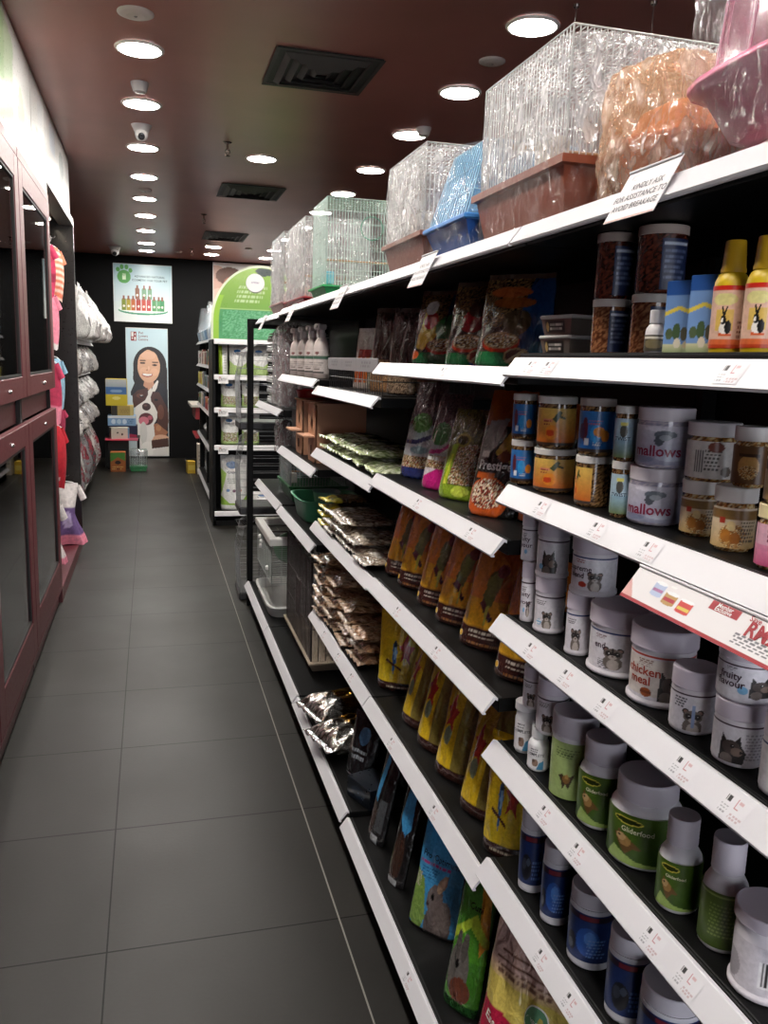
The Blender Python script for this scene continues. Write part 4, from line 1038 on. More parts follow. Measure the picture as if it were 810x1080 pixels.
snack('d4', 'narrow jar with a blue and cream label, upper of the fourth stack', [('g', 0, .45, hx('6a7a4a'), hx('8fb0c4')), ('e', .52, .68, .08, .16, hx('4a4a44')), ('r', .44, .82, .6, .9, hx('d8cf6a'))], hx('a9c2cf'), WORM, [('TWIST', .0075, .5, .48, hx('22304a'), .015)])
snack('d5', 'wide mallow jar with maroon lettering, upper of the two', mal, hx('a9a8bb'), [hx('b9b2bb'), hx('a59fb0'), hx('8f8ca0')], [('mallows', .021, .48, .34, hx('7d1d3c'), .02)], lid=hx('cbc4ca'), arc=4.2, lid_h=.22, lid_r=1.03)
snack('d6', 'clear jar with a white barcode label turned forward, upper one next to the mallow jars', [('b', .38, .15, .45, .75), ('l', .47, .2, .62, .8, 6, hx('55504a')), ('e', .56, .85, .07, .14, hx('7a3a2a')), ('e', .66, .2, .05, .14, hx('5a4a3a'))], hx('d5cfca'), NUTS, lid=hx('d8d0d2'), style='bulge', lid_h=.24)
snack('d7', 'clear jar of nuts with a brown label and white lid, upper row', [('e', .5, .45, .14, .3, hx('c99a5a')), ('ne', .5, .3, .12, .18, 3, NUTS), ('r', .36, .72, .64, .8, hx('3a2416'))], hx('6a4a2c'), NUTS, lid=hx('e6e0dc'), style='bulge', lid_h=.24)
x, y, z, r, h = P_('c8'); PL['d8'] = (x+.005, y+.002, z+h, r, h)
snack('d8', 'nut jar with a cream label stacked on the pink labelled jar', nut, hx('d9c8a8'), NUTS, lid=hx('e6e0dc'), style='bulge', lid_h=.22)

# A3 shelf: white tubs of glider food
LW = hx('dcd8de'); LID = hx('c9bfcb')
DARKP, BLU, REDS = hx('3a1f33'), hx('26346a'), hx('b23a2a')
def tub(k, lbl, band, ops, texts, style='straight', cen=0, lid_h=.27, arc=5.2, lid=LID, body=hx('d9d4da'), span=(.10, .93), rot=-PI/4, lid_r=1.03):
    jar('food_tub', lbl, 'tub', P_(k), body, lid, style, dict(base=LW, ops=[('r', 0, .93, 1, .985, band)]+ops, arc=arc, cen=cen, texts=texts, span=span, n=150, m=70), lid_h=lid_h, lid_r=lid_r, group='white tubs of glider food', rot=rot)
def face(u, v, s, asp=1.2, motif=MOTIF_GLIDER): return T_ops(motif, u, v, s*.5, s*asp)
small = [('l', .36, .70, .52, .86, 3, hx('6f6a70'))]
TX = lambda a, b, s, u, c=DARKP: [(a, s, u-.05, .64, c, .012), (b, s, u-.05, .42, c, .012)]
tub('e1', 'white fruity flavour tub at the orange bag end of its shelf, bottom of its stack', DARKP, small+face(.57, .3, .16)+[('e', .46, .2, .03, .07, hx('7fb5d8'))], TX('fruity', 'flavour', .012, .47), 'lip')
tub('e2', 'white tub with a small animal face, second from the orange bags, bottom of its stack', DARKP, small+face(.53, .34, .2)+[('e', .42, .2, .04, .09, hx('7fb5d8')), ('l', .38, .12, .46, .28, 2, WHITE)], [], 'lip')
tub('e3', 'narrow white tub with a blue band, third from the orange bags', BLU, small+face(.52, .36, .24), [], 'lip')
tub('e4', 'large white tub with a blue band, beside the chicken meal tub', BLU, [('l', .37, .78, .46, .88, 3, hx('8a6a70')), ('l', .40, .06, .47, .3, 5, hx('77737a'))]+face(.50, .42, .2), [('end', .014, .41, .62, DARKP, .012)], 'lip')
tub('e5', 'large white chicken meal tub with a red band and tan label', REDS, [('r', 0, .1, 1, .9, hx('d8cfc8')), ('l', .37, .72, .5, .88, 4, hx('8a6a60')), ('e', .44, .17, .04, .10, hx('a5562a')), ('r', .40, .15, .48, .21, hx('7a3a1c'))]+face(.60, .36, .2, 1.7, MOTIF_HEAD), [('chicken', .018, .405, .62, hx('a03a24'), .018), ('meal', .018, .39, .41, hx('a03a24'), .018)], 'lip', arc=4.8)
tub('e6', 'short white tub with a big animal face, after the chicken meal tub', DARKP, [('l', .36, .58, .48, .88, 4, hx('55505a'))]+face(.53, .34, .26)+[('r', .52, .1, .545, .7, hx('8fa3c8'))], [], 'straight', lid_h=.3)
tub('e7', 'white tub with an animal face, bottom of the stack under the price promotion card', DARKP, [('l', .56, .1, .75, .8, 9, hx('a9a5ad'))]+face(.47, .36, .24, 1.55, MOTIF_HEAD), [], 'straight')
tub('e8', 'white tub with a blue band, last on the glider food shelf', BLU, face(.5, .36, .2)+small, [], 'straight')
tub('h1', 'white fruity flavour tub stacked on another, beside the orange bags', DARKP, small+[('e', .5, .2, .04, .08, hx('7fb5d8'))], TX('fruity', 'flavour', .012, .47), 'lip', rot=-.9)
tub('h2', 'white tub with a large dark animal head, stacked second from the orange bags', DARKP, face(.52, .36, .24, 1.55, MOTIF_HEAD)+[('e', .41, .2, .03, .08, hx('7fb5d8'))], [], 'lip')
tub('h3', 'white supreme blend tub with a blue band, stacked on a narrow tub', BLU, [('l', .37, .8, .47, .9, 2, hx('a04a50')), ('e', .45, .2, .04, .08, REDS)]+face(.56, .38, .2), [('supreme', .0125, .41, .64, DARKP, .015), ('blend', .0125, .39, .44, DARKP, .015)], 'lip')
tub('h7', 'white fruity flavour tub stacked directly under the price promotion card', DARKP, [('l', .38, .78, .46, .9, 3, hx('77737a')), ('e', .50, .28, .035, .12, hx('7fb5d8'))]+face(.62, .40, .2, 1.5, MOTIF_HEAD), TX('fruity', 'flavour', .0125, .46), 'straight', lid_h=.3)

# A4 shelf: white bottles, green labelled jars, white bucket
def bot(k, lbl, style='bottle', **kw):
    ops = [('l', .40, .62, .56, .9, 3, hx('6f6a70')), ('e', .5, .28, .06, .16, hx('8a6f60')), ('e', .47, .36, .03, .08, hx('5a463c')), ('p', [(.53, 0), (.58, .3), (.66, .4), (.66, 0)], hx('4f8fb5'))]
    jar('vitamin_bottle', lbl, 'bottle', P_(k), hx('e2e2e4'), kw.get('lid', hx('e8e8ea')), style, dict(base=hx('e4e2e4'), ops=ops, arc=5.0, texts=[('COMPLETE', .0068, .49, .62, hx('3a3a40'), .01)], span=(.08, .8), n=90, m=44), lid_h=kw.get('lid_h', .26), lid_r=kw.get('lid_r', 1.12), group='small white vitamin bottles')
bot('k1', 'small white COMPLETE bottle with a flat lid under a stacked tub', 'bulge', lid_h=.16)
bot('k2', 'small white COMPLETE bottle with a ridged cap in front of the green labelled jars')
tub('l1', 'lilac lidded white tub stacked on the flat lidded COMPLETE bottle', DARKP, face(.5, .3, .22)+small, [], 'straight')
tub('l2', 'lilac lidded white tub stacked on the bottle beside the green labelled jars', DARKP, face(.5, .3, .22)+small, [], 'straight')
GD, GLT = hx('43561c'), hx('8fa85a')
def green(k, lbl, style, lid_h=.3, light=False, plain=False, span=(.07, .86)):
    x, y, z, r, h = P_(k)
    if light: ops = [('g', 0, 1, hx('93a866'), hx('a5b878')), ('l', .38, .72, .62, .9, 4, hx('5a6a3a'))]+T_ops([('p', [(-.9, .2), (-.4, .45), (0, .1), (.5, .3), (.95, .6), (.6, -.2), (.3, -.9), (0, -.4), (-.3, -.95), (-.5, -.2)], hx('3a2c1c')), ('e', .05, 0, .4, .4, hx('7a5a30')), ('e', .1, .2, .22, .22, hx('a8814a'))], .5, .36, .085, .2)
    elif plain: ops = [('g', 0, 1, hx('3f5220'), hx('55682e')), ('r', 0, .93, 1, .95, hx('8fa05a')), ('l', .40, .2, .66, .8, 9, hx('75864a'))]
    else: ops = [('g', 0, 1, hx('2f4a16'), hx('4a6420')), ('p', [(.30, 0), (.36, .28), (.5, .1), (.72, .02), (.72, 0)], GLT), ('e', .44, .86, .09, .07, hx('c9bd4a')), ('e', .44, .86, .08, .05, hx('26300f'))]+T_ops([('p', [(-.9, .5), (-.2, .6), (.1, .3), (.9, -.3), (.3, -.35), (-.1, -.9), (-.5, -.4)], hx('5f4526')), ('e', -.2, .1, .4, .4, hx('8f6f42')), ('e', -.45, .35, .32, .3, hx('b29468')), ('e', -.55, .4, .09, .1, hx('0a0808')), ('e', -.6, .68, .1, .14, hx('6b4a2c'))], .45, .42, .10, .26)
    jar('supplement_jar', lbl, 'jar', (x, y, z, r, h), hx('dcdade'), hx('c6bfc8'), style, dict(base=GD, ops=ops, arc=5.0, texts=[] if light or plain else [('Gliderfood', r*.21, .50, .69, hx('d8d6b8'), .008)], span=span, n=130, m=60), lid_h=lid_h, lid_r=1.06, group='white jars with green labels')
green('k3', 'white jar with a light green label, first of the green labelled jars', 'straight', .26, light=True, span=(.02, .93))
PL['k4'] = (.690, 1.111)+P_('k4')[2:]; PL['k5'] = (.704, 1.010)+P_('k5')[2:]
green('k4', 'white jar with a dark green label, second of the green labelled jars', 'shoulder', .27)
green('k5', 'largest white jar with a dark green label, middle of its shelf', 'shoulder', .25)
green('k6', 'white bottle shaped jar with an animal on its green label, after the largest jar', 'bottle', .30, span=(.07, .80))
green('k7', 'white bottle shaped jar with a plain green label, next to the white bucket', 'bottle', .30, plain=True, span=(.07, .80))
x, y, z, r, h = P_('k8')
jar('food_bucket', 'plain white bucket with a flat lid and a barcode', 'bucket', (x, y, z, r, h), hx('dbd6dc'), hx('c3bac4'), 'lip', dict(base=hx('d6d1d8'), ops=[('e', .28, .35, .08, .3, hx('a8a3aa')), ('r', .48, .15, .62, .72, hx('eeecee')), ('b', .49, .2, .61, .7)], arc=5.2, span=(.12, .8), n=110, m=44), lid_h=.16, lid_r=1.05)

# A5 shelf: white tubs with blue space labels
def bluejar(k, lbl, v=0):
    x, y, z, r, h = P_(k)
    ops = [('g', 0, 1, hx('1d2f5e'), hx('233a72')), ('r', 0, .86, 1, .97, hx('2a1a2c')), ('r', .44, .87, .60, .95, hx('7a2430'))]
    if v == 0: ops += [('e', .47, .34, .08, .26, hx('14151d')), ('e', .44, .40, .035, .12, hx('3a3f4a')), ('e', .50, .45, .03, .08, hx('4c5668')), ('l', .55, .1, .7, .5, 5, hx('5a7ab5'))]
    else: ops += [('e', .52, .42, .10, .3, hx('2f5aa8')), ('e', .54, .5, .05, .15, hx('4f86d0')), ('e', .37, .32, .05, .2, hx('1a1c26')), ('e', .36, .25, .03, .1, hx('5a5f6a')), ('l', .52, .1, .68, .5, 6, hx('6f95d0'))]
    jar('growth_tub', lbl, 'tub', (x, y, z, r, h), hx('d9d8de'), hx('c8c4cc'), 'straight', dict(base=hx('1f3160'), ops=ops, arc=5.2, span=(.14, .93), n=120, m=60, texts=[]), lid_h=.2, lid_r=.98, group='white tubs with dark blue labels')
bluejar('m1', 'white tub with a dark blue label, beside the yellow bird food bag')
bluejar('m2', 'white tub with a dark blue label, second of the blue labelled tubs', 1)
bluejar('m3', 'white tub with a bright blue label, third of the blue labelled tubs', 1)
bluejar('m4', 'white tub with a dark blue label, fourth of the blue labelled tubs')
bluejar('m5', 'white tub with a blue label, last of its row past the fourth', 1)

# ------------------------------------------------------------------ second bay: bags
def A(th): return th*PI/180
KH = [hx('6a5030'), hx('4a3822'), hx('8a6a40'), hx('2c2014')]
def seedbag(k, lbl, ops, seed):
    x, y, z, s, h = P_(k); x += .06; h = .192
    pouch('seed_bag', lbl, 'bag', (x, y, z), A(-50), .175, .085, h, hx('3a2a20'), ops, back=hx('1d3050'), lean=.16, seed=seed, group='bird seed bags under the notice card', seal=hx('4a3a30'), neck=.9, wr=.6)
dish = lambda u, v: [('e', u, v, .27, .11, hx('b8341c')), ('e', u, v+.02, .25, .09, hx('a8835a')), ('ne', u, v+.02, .23, .08, 4, SEEDS)]
seedbag('s1', 'bird seed bag with a red and yellow parrot over a dish of seed', [('n', 0, .45, 1, 1, 5, KH), ('r', .62, .5, 1, 1, hx('1e3a5e')), ('p', [(.1, .25), (.2, .75), (.4, .8), (.5, .4), (.3, .2)], hx('c9a21f')), ('e', .35, .62, .14, .12, hx('b81f22')), ('e', .3, .8, .12, .1, hx('d9d2c8')), ('e', .7, .5, .22, .2, hx('2f6a3a')), ('e', .5, .08, .6, .1, hx('1f5a34'))]+dish(.62, .26)+[('e', .85, .12, .1, .07, hx('6a2a1c')), ('e', .1, .14, .12, .06, hx('c2562a'))], 11)
seedbag('s2', 'bird seed bag with a red flower shape, middle of the three seed bags', [('n', 0, .5, 1, 1, 6, KH), ('r', .7, .4, 1, 1, hx('1a2c4a')), ('e', .45, .55, .2, .14, hx('9e1c24')), ('e', .5, .7, .15, .1, hx('4a2a20')), ('e', .2, .07, .4, .09, hx('1f6a3c')), ('e', .8, .05, .3, .08, hx('1d3f86'))]+dish(.42, .28)+[('e', .62, .12, .16, .09, hx('b59a6a')), ('e', .62, .12, .13, .07, hx('7a2a1c')), ('p', [(.5, .06), (.54, .04), (.74, .18), (.7, .2)], hx('c9b48a'))], 12)
seedbag('s3', 'bird seed bag with a dark blue side, next to the flat clear tubs', [('n', 0, .45, 1, 1, 7, KH), ('p', [(.75, 0), (.62, .5), (.7, 1), (1, 1), (1, 0)], hx('173a63')), ('e', .5, .72, .3, .06, hx('8a4a1c')), ('e', .42, .84, .3, .06, hx('a8562a')), ('e', .6, .5, .2, .14, hx('4a3a22')), ('e', .22, .08, .4, .1, hx('1f6a3c')), ('p', [(.7, 0), (1, 0), (1, .3), (.85, .3)], hx('14506a'))]+dish(.42, .28)+[('e', .66, .13, .17, .09, hx('b59a6a')), ('e', .66, .13, .14, .075, hx('54301c')), ('p', [(.52, .07), (.56, .05), (.8, .19), (.76, .21)], hx('c9b48a'))], 13)

def feed(k, lbl, ops, base, seed, th, w=.13, d=.06, lean=.22, texts=(), seal=None, emblem=None, dx=.045, grp='pet food bags on the third shelf'):
    x, y, z, s, h = P_(k)
    return pouch('feed_bag', lbl, 'bag', (x+dx, y, z), A(th), w, d, min(h, .268), base, ops, lean=lean, seed=seed, group=grp, seal=seal, texts=texts, emblem=emblem, wr=.55, neck=.88)
MIX = [hx('c9b48a'), hx('7a5a3a'), hx('e6dcc8'), hx('8a3a34'), hx('4a5a3a'), hx('b08a55')]
PURP = [hx('4a3a40'), hx('5c4a4c'), hx('38282e'), hx('705a58')]
feed('p1', 'clear mix bag with a green leaf and a blue base', [('n', 0, .55, 1, 1, 21, PURP), ('g', .40, .56, hx('b9c8c8'), hx('6f8a80')), ('e', .5, .58, .32, .10, hx('4a7a3a')), ('p', [(0, .34), (.5, .36), (1, .44), (1, .49), (.5, .41), (0, .38)], hx('27305a')), ('r', 0, .22, 1, .36, hx('c9cfd2')), ('n', 0, .12, 1, .24, 22, MIX), ('r', 0, 0, 1, .12, hx('202f66')), ('e', .6, .3, .25, .04, hx('8fb0b8'))], hx('a9b0b4'), 21, -62)
feed('p2', 'clear mix bag with a green leaf and a pink base', [('n', 0, .6, 1, 1, 23, PURP), ('g', .40, .60, hx('b8b6bc'), hx('7a7f80')), ('e', .4, .58, .3, .12, hx('3f7a44')), ('p', [(0, .36), (.5, .38), (1, .52), (1, .57), (.5, .43), (0, .40)], hx('b02a72')), ('n', 0, .22, 1, .36, 24, MIX), ('l', .1, .30, .9, .36, 1, WHITE), ('r', 0, 0, 1, .22, hx('c01f78')), ('p', [(0, .1), (.5, .22), (0, .22)], hx('d9d2d6'))], hx('a8a4aa'), 22, -62, w=.125)
feed('p3', 'olive green mix bag with a yellow leaf, shortest on the third shelf', [('n', 0, .62, 1, 1, 25, [hx('5a5222'), hx('3f3a18'), hx('6f6a2c')]), ('n', .35, .18, 1, .62, 26, MIX), ('e', .5, .66, .2, .08, hx('9a8a3a')), ('e', .5, .66, .14, .05, hx('3f3a18')), ('p', [(.1, 0), (.25, .6), (.45, .62), (.35, .2), (.4, 0)], hx('8fae2a')), ('p', [(.2, .05), (.3, .5), (.36, .5), (.3, .1)], hx('c9cf3a')), ('r', 0, 0, 1, .16, hx('86a32a')), ('e', .7, .1, .2, .06, hx('c2d24a'))], hx('5c5a26'), 23, -62, w=.12, dx=.035)
feed('p4', 'thin dark bag with a blue patch tucked between the olive bag and the Prestige bag', [('g', .55, 1, hx('1d3a2c'), hx('27483a')), ('r', 0, .1, 1, .32, hx('3f6f9a')), ('n', 0, .06, 1, .2, 27, MIX)], hx('15191a'), 24, -80, w=.09, d=.035, dx=.125)
feed('p5', 'black and orange Prestige pet food bag in front of its shelf end', [('g', .72, 1, hx('8a3f14'), hx('a8521c')), ('p', [(0, .45), (.15, .75), (.55, .78), (.4, .55), (.1, .40)], hx('8d8680')), ('p', [(.4, .5), (.75, .78), (.95, .62), (.8, .42)], hx('c99a2c')), ('p', [(.45, .47), (.62, .54), (.85, .47), (.6, .43)], hx('6a3414')), ('e', .42, .14, .42, .17, hx('c2541c')), ('ne', .42, .18, .36, .12, 28, [hx('c9b08a'), hx('7a2f24'), hx('3a2018'), hx('e0d4bc'), hx('98402c')]), ('r', .1, .30, .5, .34, hx('b8541c')), ('r', .12, .46, .3, .51, hx('e6e0d8'))], hx('161310'), 25, -52, w=.125, d=.055, lean=.30, dx=.035, texts=[('Prestige', .027, .46, .40, hx('f2f0ec'), .03)], emblem=(.84, .26, .011, hx('8fa08a'), '', .003, WHITE))
feed('p6', 'black and orange pet food bag half hidden behind the Prestige bag', [('g', .72, 1, hx('8a3f14'), hx('a8521c')), ('r', 0, .2, 1, .5, hx('2a2420')), ('r', .1, .02, .9, .2, hx('b8501c')), ('n', .1, .45, .9, .62, 29, [hx('4a4038'), hx('5f544a'), hx('3a322c')])], hx('1a1614'), 26, -62, w=.11, d=.05, lean=.25, dx=.085)

# orange bird food bags
ORG = hx('b5561a'); YEL = hx('e0a01c'); CHO = hx('3a1c16')
def orange(k, lbl, seed, th=-58):
    x, y, z, s, h = P_(k)
    ops = [('g', .45, 1.0, hx('ec8a2a'), hx('c26a22')), ('g', .20, .46, hx('fabf2c'), hx('f2aa24')), ('r', 0, 0, 1, .205, CHO), ('r', 0, .20, 1, .215, hx('c98a2a')), ('l', .30, .10, .9, .18, 2, hx('d8cfc0')), ('l', .3, .03, .9, .08, 1, hx('8a5a30')), ('p', [(.55, .75), (.72, .72), (.62, .42), (.48, .34), (.4, .5)], hx('6a6a2c')), ('e', .56, .62, .14, .12, hx('7a7434')), ('e', .66, .74, .12, .06, hx('8a3a30')), ('p', [(.38, .42), (.44, .47), (.66, .32), (.62, .28)], hx('5a1c22')), ('p', [(.52, .40), (.58, .42), (.58, .24), (.54, .24)], hx('c9c04a')), ('e', .64, .3, .05, .025, hx('3a1420'))]
    return pouch('bird_food_bag', lbl, 'bag', (.728, y, z), A(th), .140, .072, .235, YEL, ops, back=hx('a04a16'), lean=.30, seed=seed, group='orange bird food bags', seal=hx('b5601f'), wr=.6, neck=.86, emblem=(.12, .11, .006, hx('c9a03a'), '', .003, WHITE))
for i, k in enumerate(('o1', 'o2', 'o3', 'o4', 'o5', 'o6')):
    orange(k, 'orange bird food bag, '+['first of its row, touching the pale chip packets', 'second of its row from the pale chip packets', 'third of its row from the pale chip packets', 'fourth of its row from the pale chip packets', 'largest in view, next to the white tubs', 'partly hidden under the end of the white tub shelf'][i], 30+i)
# yellow bird food bags
def yellowbag(k, lbl, seed, th, lean=.2, w=.135, d=.065, ops=None, x=.715, hh=.285):
    _, y, z, s, h = P_(k); y = {'y2': 2.14, 'y3': 1.985, 'y4': 1.825, 'y6': 1.487}.get(k, y)
    o = ops or [('g', .12, 1.0, hx('e0c22a'), hx('cfa01c')), ('r', 0, 0, 1, .13, CHO), ('l', .3, .04, .9, .09, 1, hx('c9bfa8')), ('p', [(.62, .62), (.74, .78), (.78, .62), (.94, .6), (.82, .5), (.84, .38), (.72, .46), (.6, .40), (.66, .53), (.54, .6)], hx('b2372a'))]+T_ops(MOTIF_BIRD, .45, .46, .22, .22)
    return pouch('bird_food_pouch', lbl, 'bag', (x, y, z), A(th), w, d, hh, hx('c9a820'), o, back=hx('9a7a14'), lean=lean, seed=seed, group='yellow bird food bags', seal=hx('b98f16'), wr=.6, neck=.95)
yellowbag('y1', 'yellow bird food bag facing forward with a blue bird, beside the brown bedding packets', 41, -36, .05, w=.135, x=.735, hh=.24)
side = [('g', .1, 1, hx('dcb824'), hx('c79c1e')), ('r', .55, 0, 1, 1, hx('8a7a38')), ('r', 0, 0, 1, .1, CHO), ('p', [(.2, .6), (.3, .72), (.34, .6), (.46, .58), (.37, .5), (.4, .4), (.28, .46), (.18, .42), (.23, .52), (.12, .58)], hx('b2372a')), ('e', .3, .36, .1, .08, hx('7f8a6a'))]
yellowbag('y2', 'yellow bird food bag turned sideways, second from the far end', 42, -75, .22, ops=side)
yellowbag('y3', 'yellow bird food bag turned sideways, in the middle of its row', 43, -70, .22, ops=side)
yellowbag('y4', 'yellow bird food bag with a red star mark, below the largest orange bag', 44, -66, .22, ops=side)
yellowbag('y5', 'yellow bird food bag turned sideways under the end of the orange bag shelf', 45, -66, .22, ops=side)
yellowbag('y6', 'yellow bird food bag standing beside the blue labelled tubs', 46, -55, .05, w=.10, d=.05, x=.70, hh=.25)

# bottom shelf: small animal food
def bottom(k, lbl, base, ops, th, seed, lean=.22, dp=.7, wm=2.0, **kw):
    x, y, z, s, h = P_(k); y = {'q5': 1.29, 'q4': 1.53}.get(k, y); x = .69 if k == 'q5' else x
    return pouch('pet_food_bag', lbl, 'bag', (x, y, z), A(th), .26 if k == 'q5' else s*wm, .10 if k == 'q5' else s*dp, min(h, .325), base, ops, lean=lean, seed=seed, group='small animal food bags on the bottom shelf', wr=.6, neck=.92, **kw)
SKY = hx('3f8fc2')
bottom('q1', 'black bag with a sky blue stripe, beside the navy carton on the bottom shelf', hx('1a1a1c'), [('p', [(.1, .4), (.3, .8), (.5, .75), (.35, .35)], SKY), ('e', .2, .2, .25, .16, hx('4a3a34')), ('r', .5, .12, .9, .4, hx('4c4f52')), ('r', .4, 0, .8, .08, hx('a9adb0'))], -78, 51, seal=hx('2c2c2e'), dp=.75)
bottom('q2', 'black bag with a blue wave and a brown animal, second on the bottom shelf', hx('1b1a1b'), [('p', [(.3, .95), (.15, .55), (.55, .4), (.85, .5), (.7, .9)], SKY), ('e', .45, .25, .32, .2, hx('3e2a22')), ('p', [(0, .15), (.1, .4), (.15, .1)], hx('7a8a4a')), ('r', .15, 0, .7, .06, hx('b5b8ba'))], -72, 52, seal=hx('2c2c2e'))
bottom('q3', 'light blue Pro Optimum bag with a grey rabbit like animal on the bottom shelf', SKY, [('g', .45, 1, hx('4a9bcc'), hx('3585bb')), ('p', [(0, .05), (0, .5), (.22, .42), (.38, .12), (.3, 0)], hx('7a9a4a')), ('n', 0, .34, .14, .46, 5, [hx('b9b49a'), hx('7a9a4a')]), ('l', .05, .545, .8, .575, 1, hx('a8407c')), ('l', .10, .44, .55, .53, 4, hx('255d8a'))]+T_ops(MOTIF_CHIN, .60, .22, .36, .30)+[('r', 0, 0, 1, .035, hx('22201f'))], -52, 53, lean=.26, dp=.5, wm=2.1, seal=hx('201f20'), texts=[('Pro Optimum', .020, .50, .62, hx('18222e'), .008, -.05), ])
bottom('q4', 'green Cuni bag with a grey rabbit on the bottom shelf', hx('3f7a26'), [('g', .35, 1, hx('4f8f2a'), hx('2f5f2a')), ('p', [(.55, .9), (.8, 1), (1, .5), (.85, .4)], hx('c98a2a')), ('p', [(0, .5), (.6, .66), (1, .52), (1, .46), (.5, .56), (0, .42)], hx('a9c23a')), ('e', .35, .26, .32, .18, hx('6a6560')), ('e', .25, .4, .09, .12, hx('55504c')), ('e', .45, .42, .09, .1, hx('55504c')), ('e', .32, .3, .05, .03, hx('0d0b0b')), ('e', .5, .14, .3, .08, hx('6a3a2a')), ('r', 0, 0, 1, .07, hx('1f4a20'))], -60, 54, seal=hx('274f24'), texts=[('Cuni', .02, .55, .70, hx('10200f'), .012)])
bottom('q5', 'cream and yellow bag with a crimson band and a round green OXBOW emblem', hx('cdb85c'), [('g', .62, .70, hx('d2b57a'), hx('c9a89c')), ('g', .70, 1, hx('c9a89c'), hx('ab8c86')), ('p', [(0, 0), (0, .46), (.36, .44), (.62, .28), (1, .2), (1, 0)], hx('a81f3e')), ('p', [(.78, .75), (1, .80), (1, .48), (.88, .46)], hx('7a1f34')), ('e', .72, .22, .26, .16, hx('c9b48a')), ('ne', .72, .22, .24, .14, 12, [hx('c9b48a'), hx('a88a54'), hx('ddcfa8')]), ('r', .08, .715, .8, .728, hx('6a4a3a')), ('r', .12, .76, .85, .772, hx('6a4a3a')), ('l', .1, .64, .7, .70, 2, hx('7a5a48'))], -56, 55, lean=.22, seal=hx('b5958c'), emblem=(.54, .52, .026, hx('5f8f6a'), 'OXBOW', .0115, hx('f2f0ea')), texts=[('Essentials', .024, .26, .36, hx('f0e6e0'), .02, -.2)])
# ------------------------------------------------------------------ wrapped cages on the top shelf
ZT = 1.784
BRN = hx('8a4a36')
cage('bird_cage', 'large film wrapped white wire cage with a brown tray on the top shelf', (.829, 1.560, ZT), .312, .40, .318, .112, BRN, hx('dcdcda'), seed=3, sp=.012, wr=.0012)
cage('bird_cage', 'film wrapped white wire cage with a brown tray next to the blue cage', (.829, 2.315, ZT), .312, .36, .310, .094, hx('8a5340'), hx('dcdcda'), seed=5, sp=.012)
cage('bird_cage', 'tall wire cage with a green tray and a green ring on the top shelf', (.845, 3.54, ZT), .35, .30, .392, .056, hx('2fae62'), hx('c9d9d2'), seed=7, sp=.012, topc=hx('7fb59a'), ring=hx('3f9a78'), feeder=hx('6fc2d8'), amp=.004, film='film_thin')
cage('bird_cage', 'film wrapped wire cage with a red tray on the top shelf', (.84, 4.19, ZT), .32, .52, .40, .045, hx('b02430'), hx('c9cbca'), seed=9, sp=.013, amp=.01, topc=hx('cfd2d0'))
cage('bird_cage', 'film wrapped cage with a pinkish tray at the far end of the top shelf', (.83, 4.80, ZT), .30, .46, .42, .06, hx('b58a88'), hx('b5b8b8'), seed=10, sp=.016, amp=.02)
# blue carrier: blue tub, sloped clear blue hood
t = thing('hamster_cage', 'small blue plastic cage between the two cages with brown trays', 'cage', (.83, 1.935, ZT+.001))
def frustum(mb, w0, d0, z0, w1, d1, z1, c, cx=0, cy=0, rings=1):
    a = [(-w0/2, -d0/2, z0), (w0/2, -d0/2, z0), (w0/2, d0/2, z0), (-w0/2, d0/2, z0)]
    b = [(cx-w1/2, cy-d1/2, z1), (cx+w1/2, cy-d1/2, z1), (cx+w1/2, cy+d1/2, z1), (cx-w1/2, cy+d1/2, z1)]
    mb.add(a+b, [(3, 2, 1, 0), (4, 5, 6, 7), (0, 1, 5, 4), (1, 2, 6, 5), (2, 3, 7, 6), (3, 0, 4, 7)], c)
    return mb
mb = MB(); frustum(mb, .27, .22, 0, .33, .28, .075, hx('2a62b5')); mb.box(-.172, .172, -.148, .148, .073, .085, hx('4a8fd8'), .003); mb.build('tub', 'plastic', t)
mb = MB()
for k in range(15):
    yy = -.13+.26*k/14; mb.tube([(-.16, yy, .085), (-.11, yy*.8, .25)], .0012, hx('9fcfe8'), 4); mb.tube([(.16, yy, .085), (.11, yy*.8, .25)], .0012, hx('9fcfe8'), 4)
for k in range(4):
    s = 1-.3*k/3; zz = .085+.165*k/3; q = [(-.16+.05*k/3, -.13*(1-.2*k/3), zz), (.16-.05*k/3, -.13*(1-.2*k/3), zz), (.16-.05*k/3, .13*(1-.2*k/3), zz), (-.16+.05*k/3, .13*(1-.2*k/3), zz)]
    mb.tube(q, .0016, hx('9fcfe8'), 4, closed=True)
mb.build('wire_hood', 'wire', t)
mb = MB(); frustum(mb, .315, .255, .086, .21, .20, .252, WHITE); mb.build('clear_panels', 'film_blue', t)
film_hull(.33, .28, .245, amp=.012, seed=21).build('wrapping_film', 'film_thin', t)
# peach wrapped tub
t = thing('wrapped_basket', 'crumpled peach coloured film bag around an orange tub, beside the pink pet home', 'packaged pet bed', (.81, 1.225, ZT+.001))
mb = MB(); mb.lathe([(.075, 0), (.085, .01), (.10, .10), (.104, .105), (.10, .11)], hx('cf7c4c'), 30); mb.build('tub', 'plastic', t)
mb = MB(); mb.lathe([(.09, .107), (.07, .15), (.03, .17)], hx('e0a77e'), 24); mb.build('cushion', 'cloth', t)
film_hull(.235, .205, .215, amp=.018, seed=33, p=3).build('wrapping_film', 'film_peach', t)
